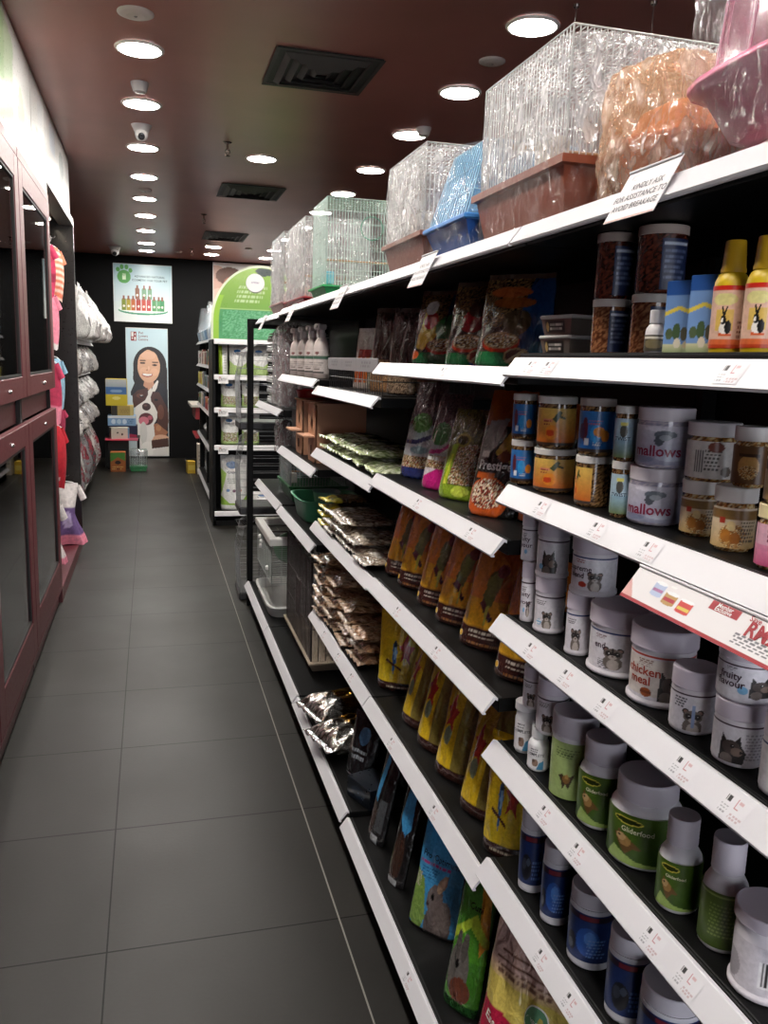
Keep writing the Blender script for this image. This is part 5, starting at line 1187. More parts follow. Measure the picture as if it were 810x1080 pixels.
# pink pet home
t = thing('pet_home', 'pink plastic pet home with a wide rim wrapped in clear film', 'pet cage', (.845, .80, ZT+.001))
PNK = hx('f07aa2'); MAG = hx('b83a88')
def rrect(w, d, z, n=48, p=5):
    T = np.linspace(0, 2*PI, n, endpoint=False); k = (np.abs(np.cos(T))**p+np.abs(np.sin(T))**p)**(-1/p)
    return np.stack([w/2*k*np.cos(T), d/2*k*np.sin(T), np.full(n, z)], -1)
mb = MB(); mb.grid(np.array([rrect(.26, .46, 0), rrect(.27, .47, .004), rrect(.22, .42, .035), rrect(.21, .40, .05)]), hx('e3b3b8'), wrap=True); mb.add(rrect(.26, .46, 0), [tuple(range(48))[::-1]], hx('e3b3b8')); mb.build('foot', 'plastic', t)
mb = MB(); mb.grid(np.array([rrect(.20, .40, .046), rrect(.26, .48, .06), rrect(.31, .55, .115), rrect(.345, .585, .122), rrect(.345, .585, .130), rrect(.30, .54, .128), rrect(.25, .46, .07)]), PNK, wrap=True); mb.add(rrect(.25, .46, .07), [tuple(range(48))], MAG); mb.add(rrect(.20, .40, .046), [tuple(range(48))[::-1]], PNK); mb.build('tray', 'gloss', t)
mb = MB(); mb.grid(np.array([rrect(.20, .30, .072, p=2.2), rrect(.21, .31, .15, p=2.2), rrect(.16, .26, .19, p=2.2), rrect(.06, .12, .21, p=2.2)]), MAG, wrap=True); mb.build('sleeping_house', 'plastic', t)
mb = MB()
for k in range(26):
    a = PI*2*k/26; kk = (abs(math.cos(a))**5+abs(math.sin(a))**5)**(-.2)
    mb.tube([(.15*kk*math.cos(a), .265*kk*math.sin(a), .13), (.145*kk*math.cos(a), .255*kk*math.sin(a), .24), (.11*kk*math.cos(a), .20*kk*math.sin(a), .30)], .0016, hx('e6c3d0'), 5)
mb.build('wire_hood', 'wire', t)
mb = MB(); mb.grid(np.array([rrect(.235, .42, .295), rrect(.25, .44, .31), rrect(.24, .43, .345), rrect(.12, .25, .36)]), hx('d98aa5'), wrap=True); mb.add(rrect(.12, .25, .36), [tuple(range(48))], hx('d98aa5')); mb.build('roof', 'plastic', t)
mb = MB(); mb.grid(np.array([rrect(.30, .535, .131), rrect(.285, .50, .25), rrect(.24, .43, .31)]), WHITE, wrap=True); mb.build('clear_wall', 'film_pink', t)
film_hull(.345, .60, .36, amp=.010, seed=41, p=4).build('wrapping_film', 'film_thin', t)

# ------------------------------------------------------------------ third bay (packets)
def packet(name, label, cat, loc, rot, w, d, h, base, ops, group, mat='pouch', seed=1, seal=None, tilt=0.0, cols=None):
    """flat packet lying on its back: w along local X, d along local Y, h thick"""
    t = thing(name, label, cat, (loc[0], loc[1], loc[2]+.0008), rot, group)
    t.rotation_euler.x = tilt
    rs = np.random.RandomState(seed); ph = rs.uniform(0, 6.28, 10); fr = rs.uniform(1.5, 5, 10)
    n, m = 40, 22
    U, V = np.meshgrid(np.linspace(-1, 1, n), np.linspace(-1, 1, m))
    bul = (1-np.abs(U)**3.2)**.6*(1-np.abs(V)**3.6)**.6
    nz = sum(np.sin(f*2.2*U+p)*np.cos(f*V*1.4+p*1.7) for f, p in zip(fr, ph))/5
    zt = np.minimum(h*(.5+.5*bul*(.9+.3*nz)), h*.985); zb = h*(.5-.5*bul)
    lo = zb.min(); X = U*w/2*(1-.03*np.abs(nz)); Y = V*d/2*(1+.02*nz)
    C = paint((U+1)/2, (V+1)/2, base, ops)
    mb = MB(); mb.grid(np.stack([X, Y, zt], -1), C); mb.grid(np.stack([X, Y, np.maximum(zb, 0)], -1)[:, ::-1], C[:, ::-1]); mb.build('packet_body', mat, t)
    if seal is not None:
        mb = MB(); xs = np.linspace(-w/2, w/2, 14)
        a = np.stack([xs, np.full(14, -d/2+.004), np.full(14, h*.5)], -1); b = np.stack([xs, np.full(14, -d/2-.024), h*.5+.006*np.sin(np.arange(14)*1.9+seed)], -1)
        mb.grid(np.array([a, b, b+[0, 0, .0014], a+[0, 0, .0014]]), seal); mb.build('crimped_end', mat, t)
    return t
BED = [hx('a5805f'), hx('8a6446'), hx('b8977a'), hx('6f4e36')]
k = 0
for sy, n, xs in ((3.20, 6, .73), (3.02, 5, .74), (2.83, 4, .745), (2.655, 3, .745)):
    for i in range(n):
        packet('bedding_packet', 'brown bedding packet, %s from the bottom, in the %s stack from the dark wire cage' % (ORD[i], ORD[k]),
               'packet', (xs+R.uniform(-.008, .008), sy+R.uniform(-.006, .006), .5345+i*.042), -PI/2+R.uniform(-.08, .08), .155, .165, .0415, hx('94704f'), [('n', 0, 0, 1, 1, 100+k*9+i, BED), ('e', .6, .4, .25, .3, hx('a98a6a'))], 'packets of brown bedding', mat='pouch', seed=60+k*9+i, seal=hx('a58b72'))
    k += 1
# shelf above: yellow cornered packets and pale hay packets
for i in range(4):
    packet('treat_packet', 'yellow edged treat packet, %s up in the stack beside the green tub' % ORD[i], 'packet', (.735+.004*i, 3.17+.01*(i % 2), .906+i*.030), -PI/2+.1*(i-1.5)*.5, .13, .17, .0295, hx('3f3520'), [('n', 0, 0, 1, .8, 170+i, [hx('4a3a28'), hx('2c2219'), hx('6a5236')]), ('r', 0, 0, 1, .2, hx('b5a52c')), ('r', 0, 0, .16, 1, hx('b5a52c'))], 'yellow edged treat packets', seed=170+i, seal=hx('c2b43a'))
HAY = [hx('a89a88'), hx('7a6654'), hx('c2b7a8'), hx('5c4a3a')]
k = 0
for yy, n in ((3.0, 3), (2.84, 3), (2.685, 2), (2.535, 1)):
    for i in range(n):
        packet('hay_packet', 'pale packet of brown chips, %s one in the %s pile from the yellow edged packets' % (['bottom', 'middle', 'top'][i], ORD[k]), 'packet', (.735+R.uniform(-.006, .006), yy, .906+i*.033), -PI/2+R.uniform(-.1, .1), .15, .17, .0325, hx('8a7662'), [('n', 0, 0, 1, 1, 190+k*5+i, HAY), ('r', .2, .55, .45, .8, hx('d5d0c8')), ('e', .5, .3, .3, .12, hx('c9c2b8'))], 'pale chip packets', seed=190+k*5+i, seal=hx('b5aca0'))
    k += 1
LEAF = [hx('8fa06a'), hx('c9cfae'), hx('5f6f42'), hx('e0e0cc'), hx('a8b586')]
k = 0
for yy, n in ((3.17, 2), (3.0, 2), (2.82, 2), (2.63, 2), (2.46, 1)):
    for i in range(n):
        packet('hay_bag', 'pale green leafy hay packet, %s layer, %s pile from the wooden nest boxes' % (['lower', 'upper'][i], ORD[k]), 'packet', (.76, yy, 1.2005+i*.036), -PI/2+R.uniform(-.12, .12), .152, .20, .0355, hx('9aa67c'), [('n', 0, 0, 1, 1, 220+k*5+i, LEAF), ('r', .15, .6, .85, .95, hx('5c4436')), ('l', .2, .3, .8, .5, 2, hx('f0f0e8'))], 'pale green hay packets', seed=220+k*5+i, seal=hx('c2cf9a'))
    k += 1
# wire basket with a label strip, small upright packs standing in it
t = thing('wire_basket', 'black wire basket with a grey label strip on the shelf next to the spray bottles', 'basket', (.80, 2.78, 1.4435))
mb = MB()
for k in range(27): yy = -.38+.76*k/26; mb.tube([(-.145, yy, .003), (-.15, yy, .085)], .0013, hx('1b1b1b'), 4); mb.tube([(.14, yy, .003), (.14, yy, .085)], .0013, hx('1b1b1b'), 4)
for z in (.003, .045, .085): mb.tube([(-.147, -.38, z), (.14, -.38, z), (.14, .38, z), (-.147, .38, z)], .002, hx('1b1b1b'), 5, closed=True)
for k in range(12): xx = -.145+.285*k/11; mb.tube([(xx, -.38, .003), (xx, .38, .003)], .0013, hx('1b1b1b'), 4)
mb.build('wire_body', 'wire', t)
for a, b in ((-.36, -.09), (-.088, .12), (.122, .36)):
    mb = MB(); U, V = np.meshgrid(np.linspace(0, 1, 40), np.linspace(0, 1, 12))
    mb.box(-.158, -.155, a, b, .070, .112, hx('8f8d8f'), .001)
    mb.grid(np.stack([np.full(U.shape, -.1585), b-(b-a)*U, .071+.04*V], -1), paint(U, V, hx('9a989a'), [('l', .25, .25, .75, .8, 2, hx('77757a'))]), smooth=False); mb.build('label_strip', 'rail', t)
def stand(nm, lbl, y, w, h, base, ops, seed, x=.74, d=.05, th=-50, **kw):
    pouch(nm, lbl, 'bag', (x, y, 1.447), A(th), w, d, h, base, ops, lean=.1, seed=seed, group='small upright packs in the wire basket', wr=.6, neck=.9, **kw)
stand('treat_pack', 'clear pack of orange carrot shaped treats in the wire basket', 2.95, .105, .205, hx('b5a8a0'), [('r', 0, .7, 1, 1, hx('b8aca4')), ('p', [(.1, .12), (.2, .65), (.32, .65), (.3, .12)], hx('c2602a')), ('p', [(.34, .12), (.36, .68), (.52, .66), (.5, .12)], hx('b84a26')), ('p', [(.54, .12), (.56, .66), (.72, .62), (.68, .12)], hx('c96a2a')), ('r', .2, .55, .75, .68, hx('a8342c')), ('p', [(.75, .1), (.8, .6), (.95, .3), (.95, .1)], hx('c9cbb0'))], 301, seal=hx('c9c2bd'))
stand('treat_pack', 'brown pack of dried chews standing in the wire basket, next to the carrot treats', 2.70, .115, .26, hx('3f2d24'), [('g', 0, .4, hx('8a6244'), hx('5a4030')), ('n', 0, .0, 1, .4, 302, [hx('8f6a48'), hx('6a4a32'), hx('a8825c')])], 302, seal=hx('4a382e'))
stand('treat_pack', 'dark brown pack of chews beside the seed bags in the wire basket', 2.50, .105, .25, hx('3a2c26'), [('n', 0, .02, 1, .35, 303, [hx('7a6450'), hx('a08a70'), hx('4a3a2e')]), ('p', [(.4, .3), (.6, .9), (.66, .9), (.46, .3)], hx('9a8f88'))], 303, seal=hx('3a302c'))
stand('treat_pack', 'tall brown pack leaning at the back of the wire basket', 2.60, .10, .29, hx('4a362c'), [('g', 0, .5, hx('6a4a38'), hx('4a362c'))], 304, x=.86)

# dark and silver packs on the bottom shelf, third bay
SIL = [hx('c9c6c2'), hx('8f8b86'), hx('e6e3df'), hx('6a5f54'), hx('4a3c30')]
for (yy, lbl, sd, x) in ((3.06, 'silver foil pack with an orange label, beside the dark wire cage', 401, .71), (2.80, 'silver foil pack with an orange label, beside the slumped black bag', 402, .70)):
    packet('foil_pack', lbl, 'packet', (x, yy, .158), -PI/2+.25, .21, .28, .10, hx('8f8a84'), [('n', 0, 0, 1, 1, sd, SIL), ('r', .1, .42, .9, 1, hx('b58420')), ('e', .4, .7, .12, .1, hx('2a2018')), ('e', .65, .62, .1, .08, hx('2a2018'))], 'silver foil packs', mat='foil', seed=sd, seal=hx('c9c9c9'))
pouch('pet_food_bag', 'black bag with a blue animal print slumped beside the silver packs', 'bag', (.665, 2.575, .158), A(-60), .13, .06, .20, hx('17181b'), [('e', .55, .7, .2, .14, hx('4a7295')), ('l', .2, .3, .8, .5, 2, hx('8a9096')), ('r', 0, 0, 1, .05, hx('8a8d92'))], lean=.2, seed=403, seal=hx('2a2b2e'), wr=.8, group='small animal food bags on the bottom shelf')
pouch('pet_food_bag', 'dark blue bag standing behind the slumped black bag', 'bag', (.80, 2.47, .158), A(-60), .17, .08, .26, hx('15171c'), [('e', .5, .6, .3, .15, hx('274058'))], lean=.15, seed=404, seal=hx('2a2b2e'), wr=.7, group='small animal food bags on the bottom shelf')
carton('food_carton', 'low dark navy carton lying in front on the bottom shelf, by the rail seam', (.665, 2.425, .157), A(-70), .13, .10, .065, hx('10161f'), [('e', .5, .5, .3, .3, hx('1c2a3a')), ('n', .48, .45, .52, .5, 1, [hx('5f7a95')])], side=hx('10161f'), mat='gloss')

# ------------------------------------------------------------------ fourth and fifth bays
for i, yy in enumerate((4.10, 3.89, 3.69, 3.49)):
    z = 1.469
    t = thing('spray_bottle', 'white pet spray bottle with a green band, %s' % ['first of the four from the end post', 'second of the four from the end post', 'third of the four from the end post', 'beside the wire basket'][i], 'bottle', (.685, yy, z+.0006), -PI/4, 'white spray bottles')
    MB().lathe([(.03, 0), (.034, .004), (.034, .055), (.0345, .056), (.034, .09), (.034, .125), (.028, .15), (.015, .168), (.014, .175)], hx('cdbfba'), 28).build('bottle_body', 'plastic', t)
    lab = jar_label(.0342, .02, .118, 4.4, hx('d8cdc8'), [('r', 0, .62, 1, .74, hx('4a6a58')), ('l', .3, .15, .7, .5, 4, hx('8a7f7a')), ('r', .3, .02, .7, .08, hx('33302f')), ('e', .5, .86, .06, .07, hx('8a5a58'))], n=60, m=30); lab.build('label', 'label', t)
    mb = MB(); mb.lathe([(.016, .172), (.017, .185), (.013, .19), (.012, .20)], hx('d8cfcb'), 20); mb.box(-.014, .014, -.042, .018, .198, .222, hx('d5cbc7'), .005); mb.box(-.006, .006, -.05, -.04, .204, .216, hx('c9bfbb'), .002); mb.box(-.006, .006, -.032, -.024, .165, .2, hx('c9bfbb'), .002); mb.build('trigger_head', 'plastic', t)
WD = hx('b08062')
for i, (yy, nm) in enumerate(((3.90, 'farther'), (3.58, 'nearer'))):
    t = thing('nest_box', 'plain wooden nest box with a round hole and a perch, %s of the two' % nm, 'nest box', (.775, yy, 1.1135), 0, 'wooden nest boxes')
    W, D, Hh = .22, .17, .245
    mb = MB(); mb.box(-W/2+.008, W/2, -D/2, -D/2+.008, 0, Hh, WD); mb.box(-W/2+.008, W/2, D/2-.008, D/2, 0, Hh, WD); mb.box(W/2-.008, W/2, -D/2+.008, D/2-.008, 0, Hh, WD); mb.box(-W/2+.008, W/2-.008, -D/2+.008, D/2-.008, 0, .008, WD); mb.build('box_body', 'wood', t)
    # front with a hole
    mb = MB(); n = 32; T = np.linspace(0, 2*PI, n, endpoint=False); cz, rr = .165, .028
    for x in (-W/2, -W/2+.008):
        ring = [(x, rr*math.cos(a), cz+rr*math.sin(a)) for a in T]; out = []
        for a in T:
            c_, s_ = math.cos(a), math.sin(a); kx = min((D/2)/max(abs(c_), 1e-6), ((Hh-cz) if s_ > 0 else cz)/max(abs(s_), 1e-6)); out.append((x, kx*c_, cz+kx*s_))
        mb.add(ring+out, [(i_, (i_+1) % n, n+(i_+1) % n, n+i_) if x < -W/2+.004 else (i_, n+i_, n+(i_+1) % n, (i_+1) % n) for i_ in range(n)], hx('ba8a6a'))
    mb.build('front_board', 'wood', t)
    mb = MB(); mb.box(-W/2-.008, W/2+.004, -D/2-.006, D/2+.006, Hh, Hh+.008, hx('a97a5c'), .001); mb.build('roof', 'wood', t)
    mb = MB(); mb.box(-W/2-.05, -W/2, -D/2+.01, D/2-.01, .108, .116, hx('c9997a'), .001); mb.build('ledge', 'wood', t)
    mb = MB(); mb.box(-W/2-.004, -W/2, -.003, .003, .03, .07, hx('5c4030')); mb.build('hinge', 'chrome', t)
carton('storage_carton', 'dark carton behind the wooden nest boxes carrying the red bowl', (.81, 4.12, 1.1135), -PI/2, .17, .26, .19, hx('1c1a1b'), [('e', .5, .4, .2, .12, hx('6a6a6c')), ('e', .5, .4, .12, .07, hx('1c1a1b'))], side=hx('1c1a1b'))
t = thing('food_bowl', 'shiny red pet bowl on the dark carton behind the nest boxes', 'bowl', (.775, 4.12, 1.3046))
MB().lathe([(.055, 0), (.058, .004), (.08, .05), (.088, .09), (.092, .094), (.086, .09), (.074, .05), (.05, .012)], hx('a3151c'), 36, cap=True).build('bowl_body', 'gloss', t)
MB().lathe([(.056, 0), (.06, .0), (.06, .006), (.057, .008)], hx('2a2324'), 30, cap=False).build('rubber_foot', 'matte', t)
# tank with green base, green tub
cage('small_animal_tank', 'clear tank with wire sides and a dark green tray, below the nest boxes', (.835, 4.47, .812), .30, .40, .235, .085, hx('1c6a35'), hx('a9b0ae'), film='film_clear', sp=.015, seed=51, amp=.003)
t = thing('plastic_tub', 'open green and clear plastic tub on the shelf above the brown wire cage', 'tub', (.80, 3.90, .8045))
mb = MB(); mb.grid(np.array([rrect(.24, .30, 0), rrect(.25, .31, .004), rrect(.29, .36, .10), rrect(.31, .38, .102), rrect(.31, .38, .107), rrect(.285, .355, .105), rrect(.24, .30, .008)]), hx('4f9a72'), wrap=True); mb.add(rrect(.24, .30, .008), [tuple(range(48))], hx('3f8a62')); mb.build('tub_body', 'plastic', t)
mb = MB(); mb.grid(np.array([rrect(.10, .10, .07), rrect(.12, .12, .125), rrect(.13, .13, .128)]), hx('8fb5a8'), wrap=True); mb.add(rrect(.10, .10, .07), [tuple(range(48))[::-1]], hx('8fb5a8')); mb.build('inner_dish', 'plastic', t)
# base: white wire cage and the dark film wrapped cage
t = thing('small_animal_cage', 'white and clear small animal cage at the end of the bottom shelf', 'cage', (.745, 4.68, .163))
W, D, Hh = .30, .66, .44
WG = hx('c9c9c6')
mb = MB(); mb.grid(np.array([rrect(W*.88, D*.92, 0, p=8), rrect(W*.95, D*.95, .004, p=8), rrect(W*.98, D*.97, .05, p=8), rrect(W*1.04, D, .052, p=8), rrect(W*1.04, D, .062, p=8), rrect(W*.92, D*.93, .06, p=8), rrect(W*.9, D*.9, .01, p=8)]), hx('d0cfcb'), wrap=True); mb.add(rrect(W*.9, D*.9, .01, p=8), [tuple(range(48))], hx('b5b2ac')); mb.build('tray', 'plastic', t)
mb = MB(); mb.grid(np.array([rrect(W*.95, D*.95, .063, p=10), rrect(W*.95, D*.95, .19, p=10)]), WHITE, wrap=True); mb.build('clear_wall', 'film_clear', t)
mb = MB(); wire_panel(mb, (-W*.46, -D*.46, .19), (0, D*.92, 0), (0, 0, Hh-.22), 9, 20, .0014, hx('9aa09c')); mb.build('wire_side', 'wire', t)
mb = MB(); wire_panel(mb, (-W*.46, -D*.46, .19), (W*.92, 0, 0), (0, 0, Hh-.22), 5, 20, .0014, hx('9aa09c')); mb.build('wire_front', 'wire', t)
mb = MB(); mb.box(-W*.5, W*.5, -D*.49, -D*.40, Hh-.04, Hh, hx('d6d5d1'), .004); mb.box(-W*.5, W*.5, D*.40, D*.49, Hh-.04, Hh, hx('d6d5d1'), .004); mb.box(-W*.5, -W*.36, -D*.40, D*.40, Hh-.04, Hh, hx('d6d5d1'), .004); mb.box(W*.36, W*.5, -D*.40, D*.40, Hh-.04, Hh, hx('d6d5d1'), .004); mb.build('roof_frame', 'plastic', t)
mb = MB()
for k in range(3): yy = -.18+.18*k; mb.box(-W*.36, W*.36, yy-.01, yy+.01, Hh-.03, Hh-.02, hx('4a3f3c')); 
mb.build('roof_slats', 'plastic', t)
for yy, zz in ((.14, .36), (.09, .34), (.11, .31), (-.18, .25)):
    mb = MB(); mb.lathe([(.012, 0), (.014, .004), (.010, .014)], hx('e2e2e0'), 14); mb.move(Matrix.Translation((-W*.465, yy, zz)) @ Matrix.Rotation(-PI/2, 4, 'Y')); mb.build('clip', 'plastic', t)
mb = MB(); mb.lathe([(.0, .0), (.09, .002), (.09, .03), (.0, .032)], hx('5f8a68'), 26, cap=False); mb.move(Matrix.Translation((.02, .1, .30)) @ Matrix.Rotation(PI/2, 4, 'X')); mb.build('running_wheel', 'plastic', t)
cage('small_animal_cage', 'tall dark wire cage with a cream tray wrapped in film on the bottom shelf', (.815, 3.86, .163), .31, .72, .512, .06, hx('b0a08c'), hx('4a4240'), film='film_thin', sp=.032, seed=61, amp=.006, wr=.0024, perch=False, topc=hx('3a3331'))
# narrow film wrapped goods hanging near the end post
for i, (yy, z0, hh, c, lbl) in enumerate(((4.62, 1.30, .40, hx('8a6a70'), 'pinkish film wrapped goods standing on the upper shelf near the end post'), (4.40, 1.30, .42, hx('7a6466'), 'second pinkish film wrapped goods beside the spray bottles'), (4.50, .815+.24, .30, hx('6f5a5c'), 'tall film wrapped pink goods on top of the clear tank'))):
    if i == 2: z0 = 1.060; hh = .17
    t = thing('wrapped_toy', lbl, 'packaged toy', (.70, yy, z0-.0015 if i < 2 else z0), .2*i, 'film wrapped toys by the end post')
    mb = MB(); mb.lathe([(.03, .002), (.045, .02), (.04, hh*.4), (.05, hh*.6), (.03, hh*.9), (.012, hh*.98)], c, 20); mb.build('toy_body', 'plastic', t)
    film_hull(.11, .11, hh, amp=.018, seed=70+i, p=3, n=50, m=30).build('wrapping_film', 'film', t)
# folded flat cages stacked on the end bay shelf
for i in range(7):
    t = thing('folded_cage', 'flat folded grey wire cage beside the end post, %s from the bottom of the stack' % ['first', 'second', 'third', 'fourth', 'fifth', 'sixth', 'topmost'][i], 'folded cage', (.825, 4.92, 1.2925+i*.058), .02*((i % 3)-1), 'folded cages beside the end post')
    mb = MB(); wire_panel(mb, (-.15, -.13, .045), (.30, 0, 0), (0, .26, 0), 9, 8, .0016, hx('a5a7a6')); mb.build('wire_top', 'wire', t)
    mb = MB(); mb.box(-.16, .16, -.14, .14, 0, .022, hx('a3a4a4'), .004); mb.box(-.158, .158, -.138, .138, .026, .034, hx('b5b6b6'), .003); mb.build('tray', 'plastic', t)
# upright wire carriers standing on the floor just beyond the end post
for i, z in enumerate((.0, .56, 1.10)):
    lbl = 'rounded grey wire carrier beyond the end post, %s of the stack of three' % ['bottom', 'middle', 'top'][i]
    t = thing('wire_carrier', lbl, 'cage', (.72, 5.45, z+.001), 0, 'wire carriers beyond the end post')
    Hh = .53
    mb = MB(); mb.box(-.19, .25, -.15, .15, 0, .05, hx('3a3a3c'), .008); mb.build('tray', 'plastic', t)
    mb = MB()
    for yy in np.linspace(-.14, .14, 8): mb.tube([(-.18, yy, .05), (-.19, yy, Hh*.6), (-.16, yy, Hh*.9), (-.08, yy, Hh), (.14, yy, Hh), (.22, yy, Hh*.9), (.24, yy, .05)], .003 if abs(yy) > .13 else .0016, hx('9a9c9d'), 5)
    for zz in np.linspace(.08, Hh*.9, 9): mb.tube([(-.185, -.14, zz), (.235, -.14, zz), (.235, .14, zz), (-.185, .14, zz)], .0014, hx('8a8c8d'), 4, closed=True)
    mb.build('wire_body', 'wire', t)

# ------------------------------------------------------------------ second gondola with the green arch
G = hx('7fae3a')
t = thing('display_gondola', 'black end display with white shelf edges under the green arch', 'shelving', (.85, 8.06, 0))
Tm = Matrix.Translation((-.85, -8.06, 0))
MB().box(.56, 1.50, 8.26, 8.29, 0, 1.71, hx('141414')).move(Tm).build('back_panel', 'shelf', t)
for a in (.535, 1.47): MB().box(a, a+.03, 7.80, 8.29, .0, 1.70, hx('131313'), .002).move(Tm).build('side_panel', 'shelf', t)
MB().box(.545, 1.49, 7.80, 8.26, 0, .05, hx('101010')).move(Tm).build('plinth', 'shelf', t)
for zs, nm in ((1.700, 'top shelf'), (1.385, ''), (1.09, ''), (.748, ''), (.135, '')):
    s_ = MB().box(.566, 1.469, 7.795, 8.258, zs-.03, zs, hx('1a1a1a'), .001).move(Tm).build('shelf', 'shelf', t)
    mb = MB(); mb.box(.55, 1.48, 7.772, 7.794, zs-.042, zs+.004, hx('f0efee'), .003); mb.move(Tm).build('price_rail', 'rail', t)
    if zs < 1.6 and zs > .3:
        U, V = np.meshgrid(np.linspace(0, 1, 20), np.linspace(0, 1, 10)); mb = MB()
        mb.grid(np.stack([.585+.09*U, np.full(U.shape, 7.7705), zs-.075+.07*V], -1), paint(U, V, hx('e9e8e6'), [('l', .1, .2, .9, .8, 3, hx('a8a6a4')), ('r', .1, .7, .3, .85, hx('b55a50'))]), smooth=False); mb.move(Tm).build('price_card', 'paper', t)
t = thing('arch_header', 'rounded green promotional header board with a white round emblem on the far display', 'sign', (1.0, 8.02, 1.701))
W, Hh = .92, .68
n = 60
def archpts(k=1.0, cz=0):
    pts = [(-W/2*k, 0.0)]
    for a in np.linspace(PI, 0, n): pts.append((W/2*k*math.cos(a), .16+(Hh-.16)*k*math.sin(a)))
    pts.append((W/2*k, 0.0)); return pts
mb = MB(); o_ = archpts(); N_ = len(o_)
mb.add([(x, -.012, z) for x, z in o_]+[(x, .012, z) for x, z in o_], [tuple(range(N_)), tuple(range(N_, 2*N_))[::-1]]+[(i, N_+i, N_+(i+1) % N_, (i+1) % N_) for i in range(N_)], hx('d9e3c4')); mb.build('header_board', 'gloss', t)
U, V = np.meshgrid(np.linspace(0, 1, 80), np.linspace(0, 1, 80)); mb = MB()
rr_ = np.clip(1-((V*Hh-.16)/(Hh-.16)).clip(0, 1)**2, 0, 1)**.5*.955
Cc = paint(U, V, hx('6fa03a'), [('g', .34, 1, hx('6c9f38'), hx('93b84a')), ('g', .22, .42, hx('3f8f58'), hx('4f9a5c')), ('g', .0, .22, hx('4fa068'), hx('3f8a58')), ('r', 0, .41, 1, .425, hx('a9c87a')), ('l', .2, .5, .6, .75, 4, hx('bcd39a')), ('p', [(.3, .955), (.5, .88), (.8, .9), (.9, 1), (.3, 1)], hx('2f3d3a')), ('r', 0, 0, .06, .6, hx('93c23a')), ('n', .1, .02, .95, .4, 9, [hx('3f8f58'), hx('5aa870'), hx('4a9a62'), hx('6fb585')])])
mb.grid(np.stack([(U-.5)*W*rr_, np.full(U.shape, -.0128), .01+(Hh-.03)*V], -1), Cc, smooth=False); mb.build('print', 'gloss', t)
mb = MB(); mb.lathe([(.085, 0), (.085, .008), (.08, .010)], hx('eceae8'), 36); mb.move(Matrix.Translation((-.06, -.0135, .52)) @ Matrix.Rotation(PI/2, 4, 'X')); mb.build('emblem_disc', 'plastic', t)
mb = MB(); mb.text('critter', .03, lambda x, y: (-.06+x, -.0245, .525+y), hx('8a7a9a'), .01); mb.build('emblem_lettering', 'paper', t)
# bags on the display
def litter(x, z, w, h, lbl, kind, seed, d=.1):
    g2, b2 = hx('8fb54a'), hx('3a6fa8')
    ops = [('p', [(0, .5), (.25, .35), (.7, .3), (1, .45), (1, 0), (0, 0)], hx('a8c27a')), ('e', .45, .82, .2, .06, b2), ('l', .2, .68, .8, .76, 2, hx('6a6f78'))]
    if kind == 1: ops += [('n', .1, .12, .9, .42, seed, [hx('7a5c44'), hx('a8c27a'), hx('d9d6d0'), hx('5a6a3a'), hx('8a3f34')])]
    if kind == 2: ops = [('p', [(0, 0), (0, .28), (.3, .14), (.7, .14), (1, .3), (1, 0)], g2), ('p', [(0, 0), (1, 0), (1, .1), (0, .1)], hx('e0e0dc')), ('p', [(0, .3), (.2, .7), (0, .8)], hx('a8c86a')), ('e', .42, .86, .22, .07, hx('2d5f9a')), ('e', .25, .38, .07, .03, hx('6a8ab5')), ('e', .48, .37, .07, .03, hx('7a5a6a')), ('e', .7, .38, .07, .03, hx('c9958a')), ('l', .2, .5, .8, .62, 3, hx('a9b0a8'))]
    if kind == 3: ops = [('r', 0, 0, .4, 1, hx('9fc23a')), ('l', .5, .1, .9, .9, 9, hx('b5b8b0'))]
    return pouch('litter_bag', lbl, 'bag', (x, 7.90, z), 0, w, d, h, hx('dcdcd8'), ops, lean=.04, seed=seed, group='pet litter bags on the green display', seal=hx('c9c9c5'), wr=.4,
                 texts=[('Critter', .034, .42, .72, hx('2a3550'), .015)] if kind == 2 else ([('care', .02, .45, .72, hx('3a4a58'), .01)] if kind == 1 else []))
litter(.640, 1.385, .085, .262, 'thin green and white bag standing edge on, upper display shelf', 3, 501)
litter(.775, 1.385, .165, .262, 'white bag with a blue badge on the upper display shelf', 0, 502)
litter(.97, 1.385, .17, .262, 'white bag on the upper display shelf, beside the blue badge one', 0, 503)
litter(.70, 1.09, .165, .25, 'white bag with a food bowl print on the middle display shelf', 1, 504)
litter(.89, 1.09, .165, .25, 'green edged white bag beside the bowl print bag, middle display shelf', 1, 505)
litter(.70, .748, .165, .27, 'white bag with a food print on the lower display shelf', 1, 506)
litter(.89, .748, .165, .27, 'second white bag with a food print on the lower display shelf', 1, 507)
litter(.74, .135, .25, .49, 'large white and green Critter litter bag at the bottom of the display', 2, 508, d=.14)
litter(1.02, .135, .24, .16, 'short white litter bag lying low at the bottom of the display', 0, 509)
litter(1.27, .135, .24, .18, 'green and white bag low in the inner corner of the display', 1, 510)

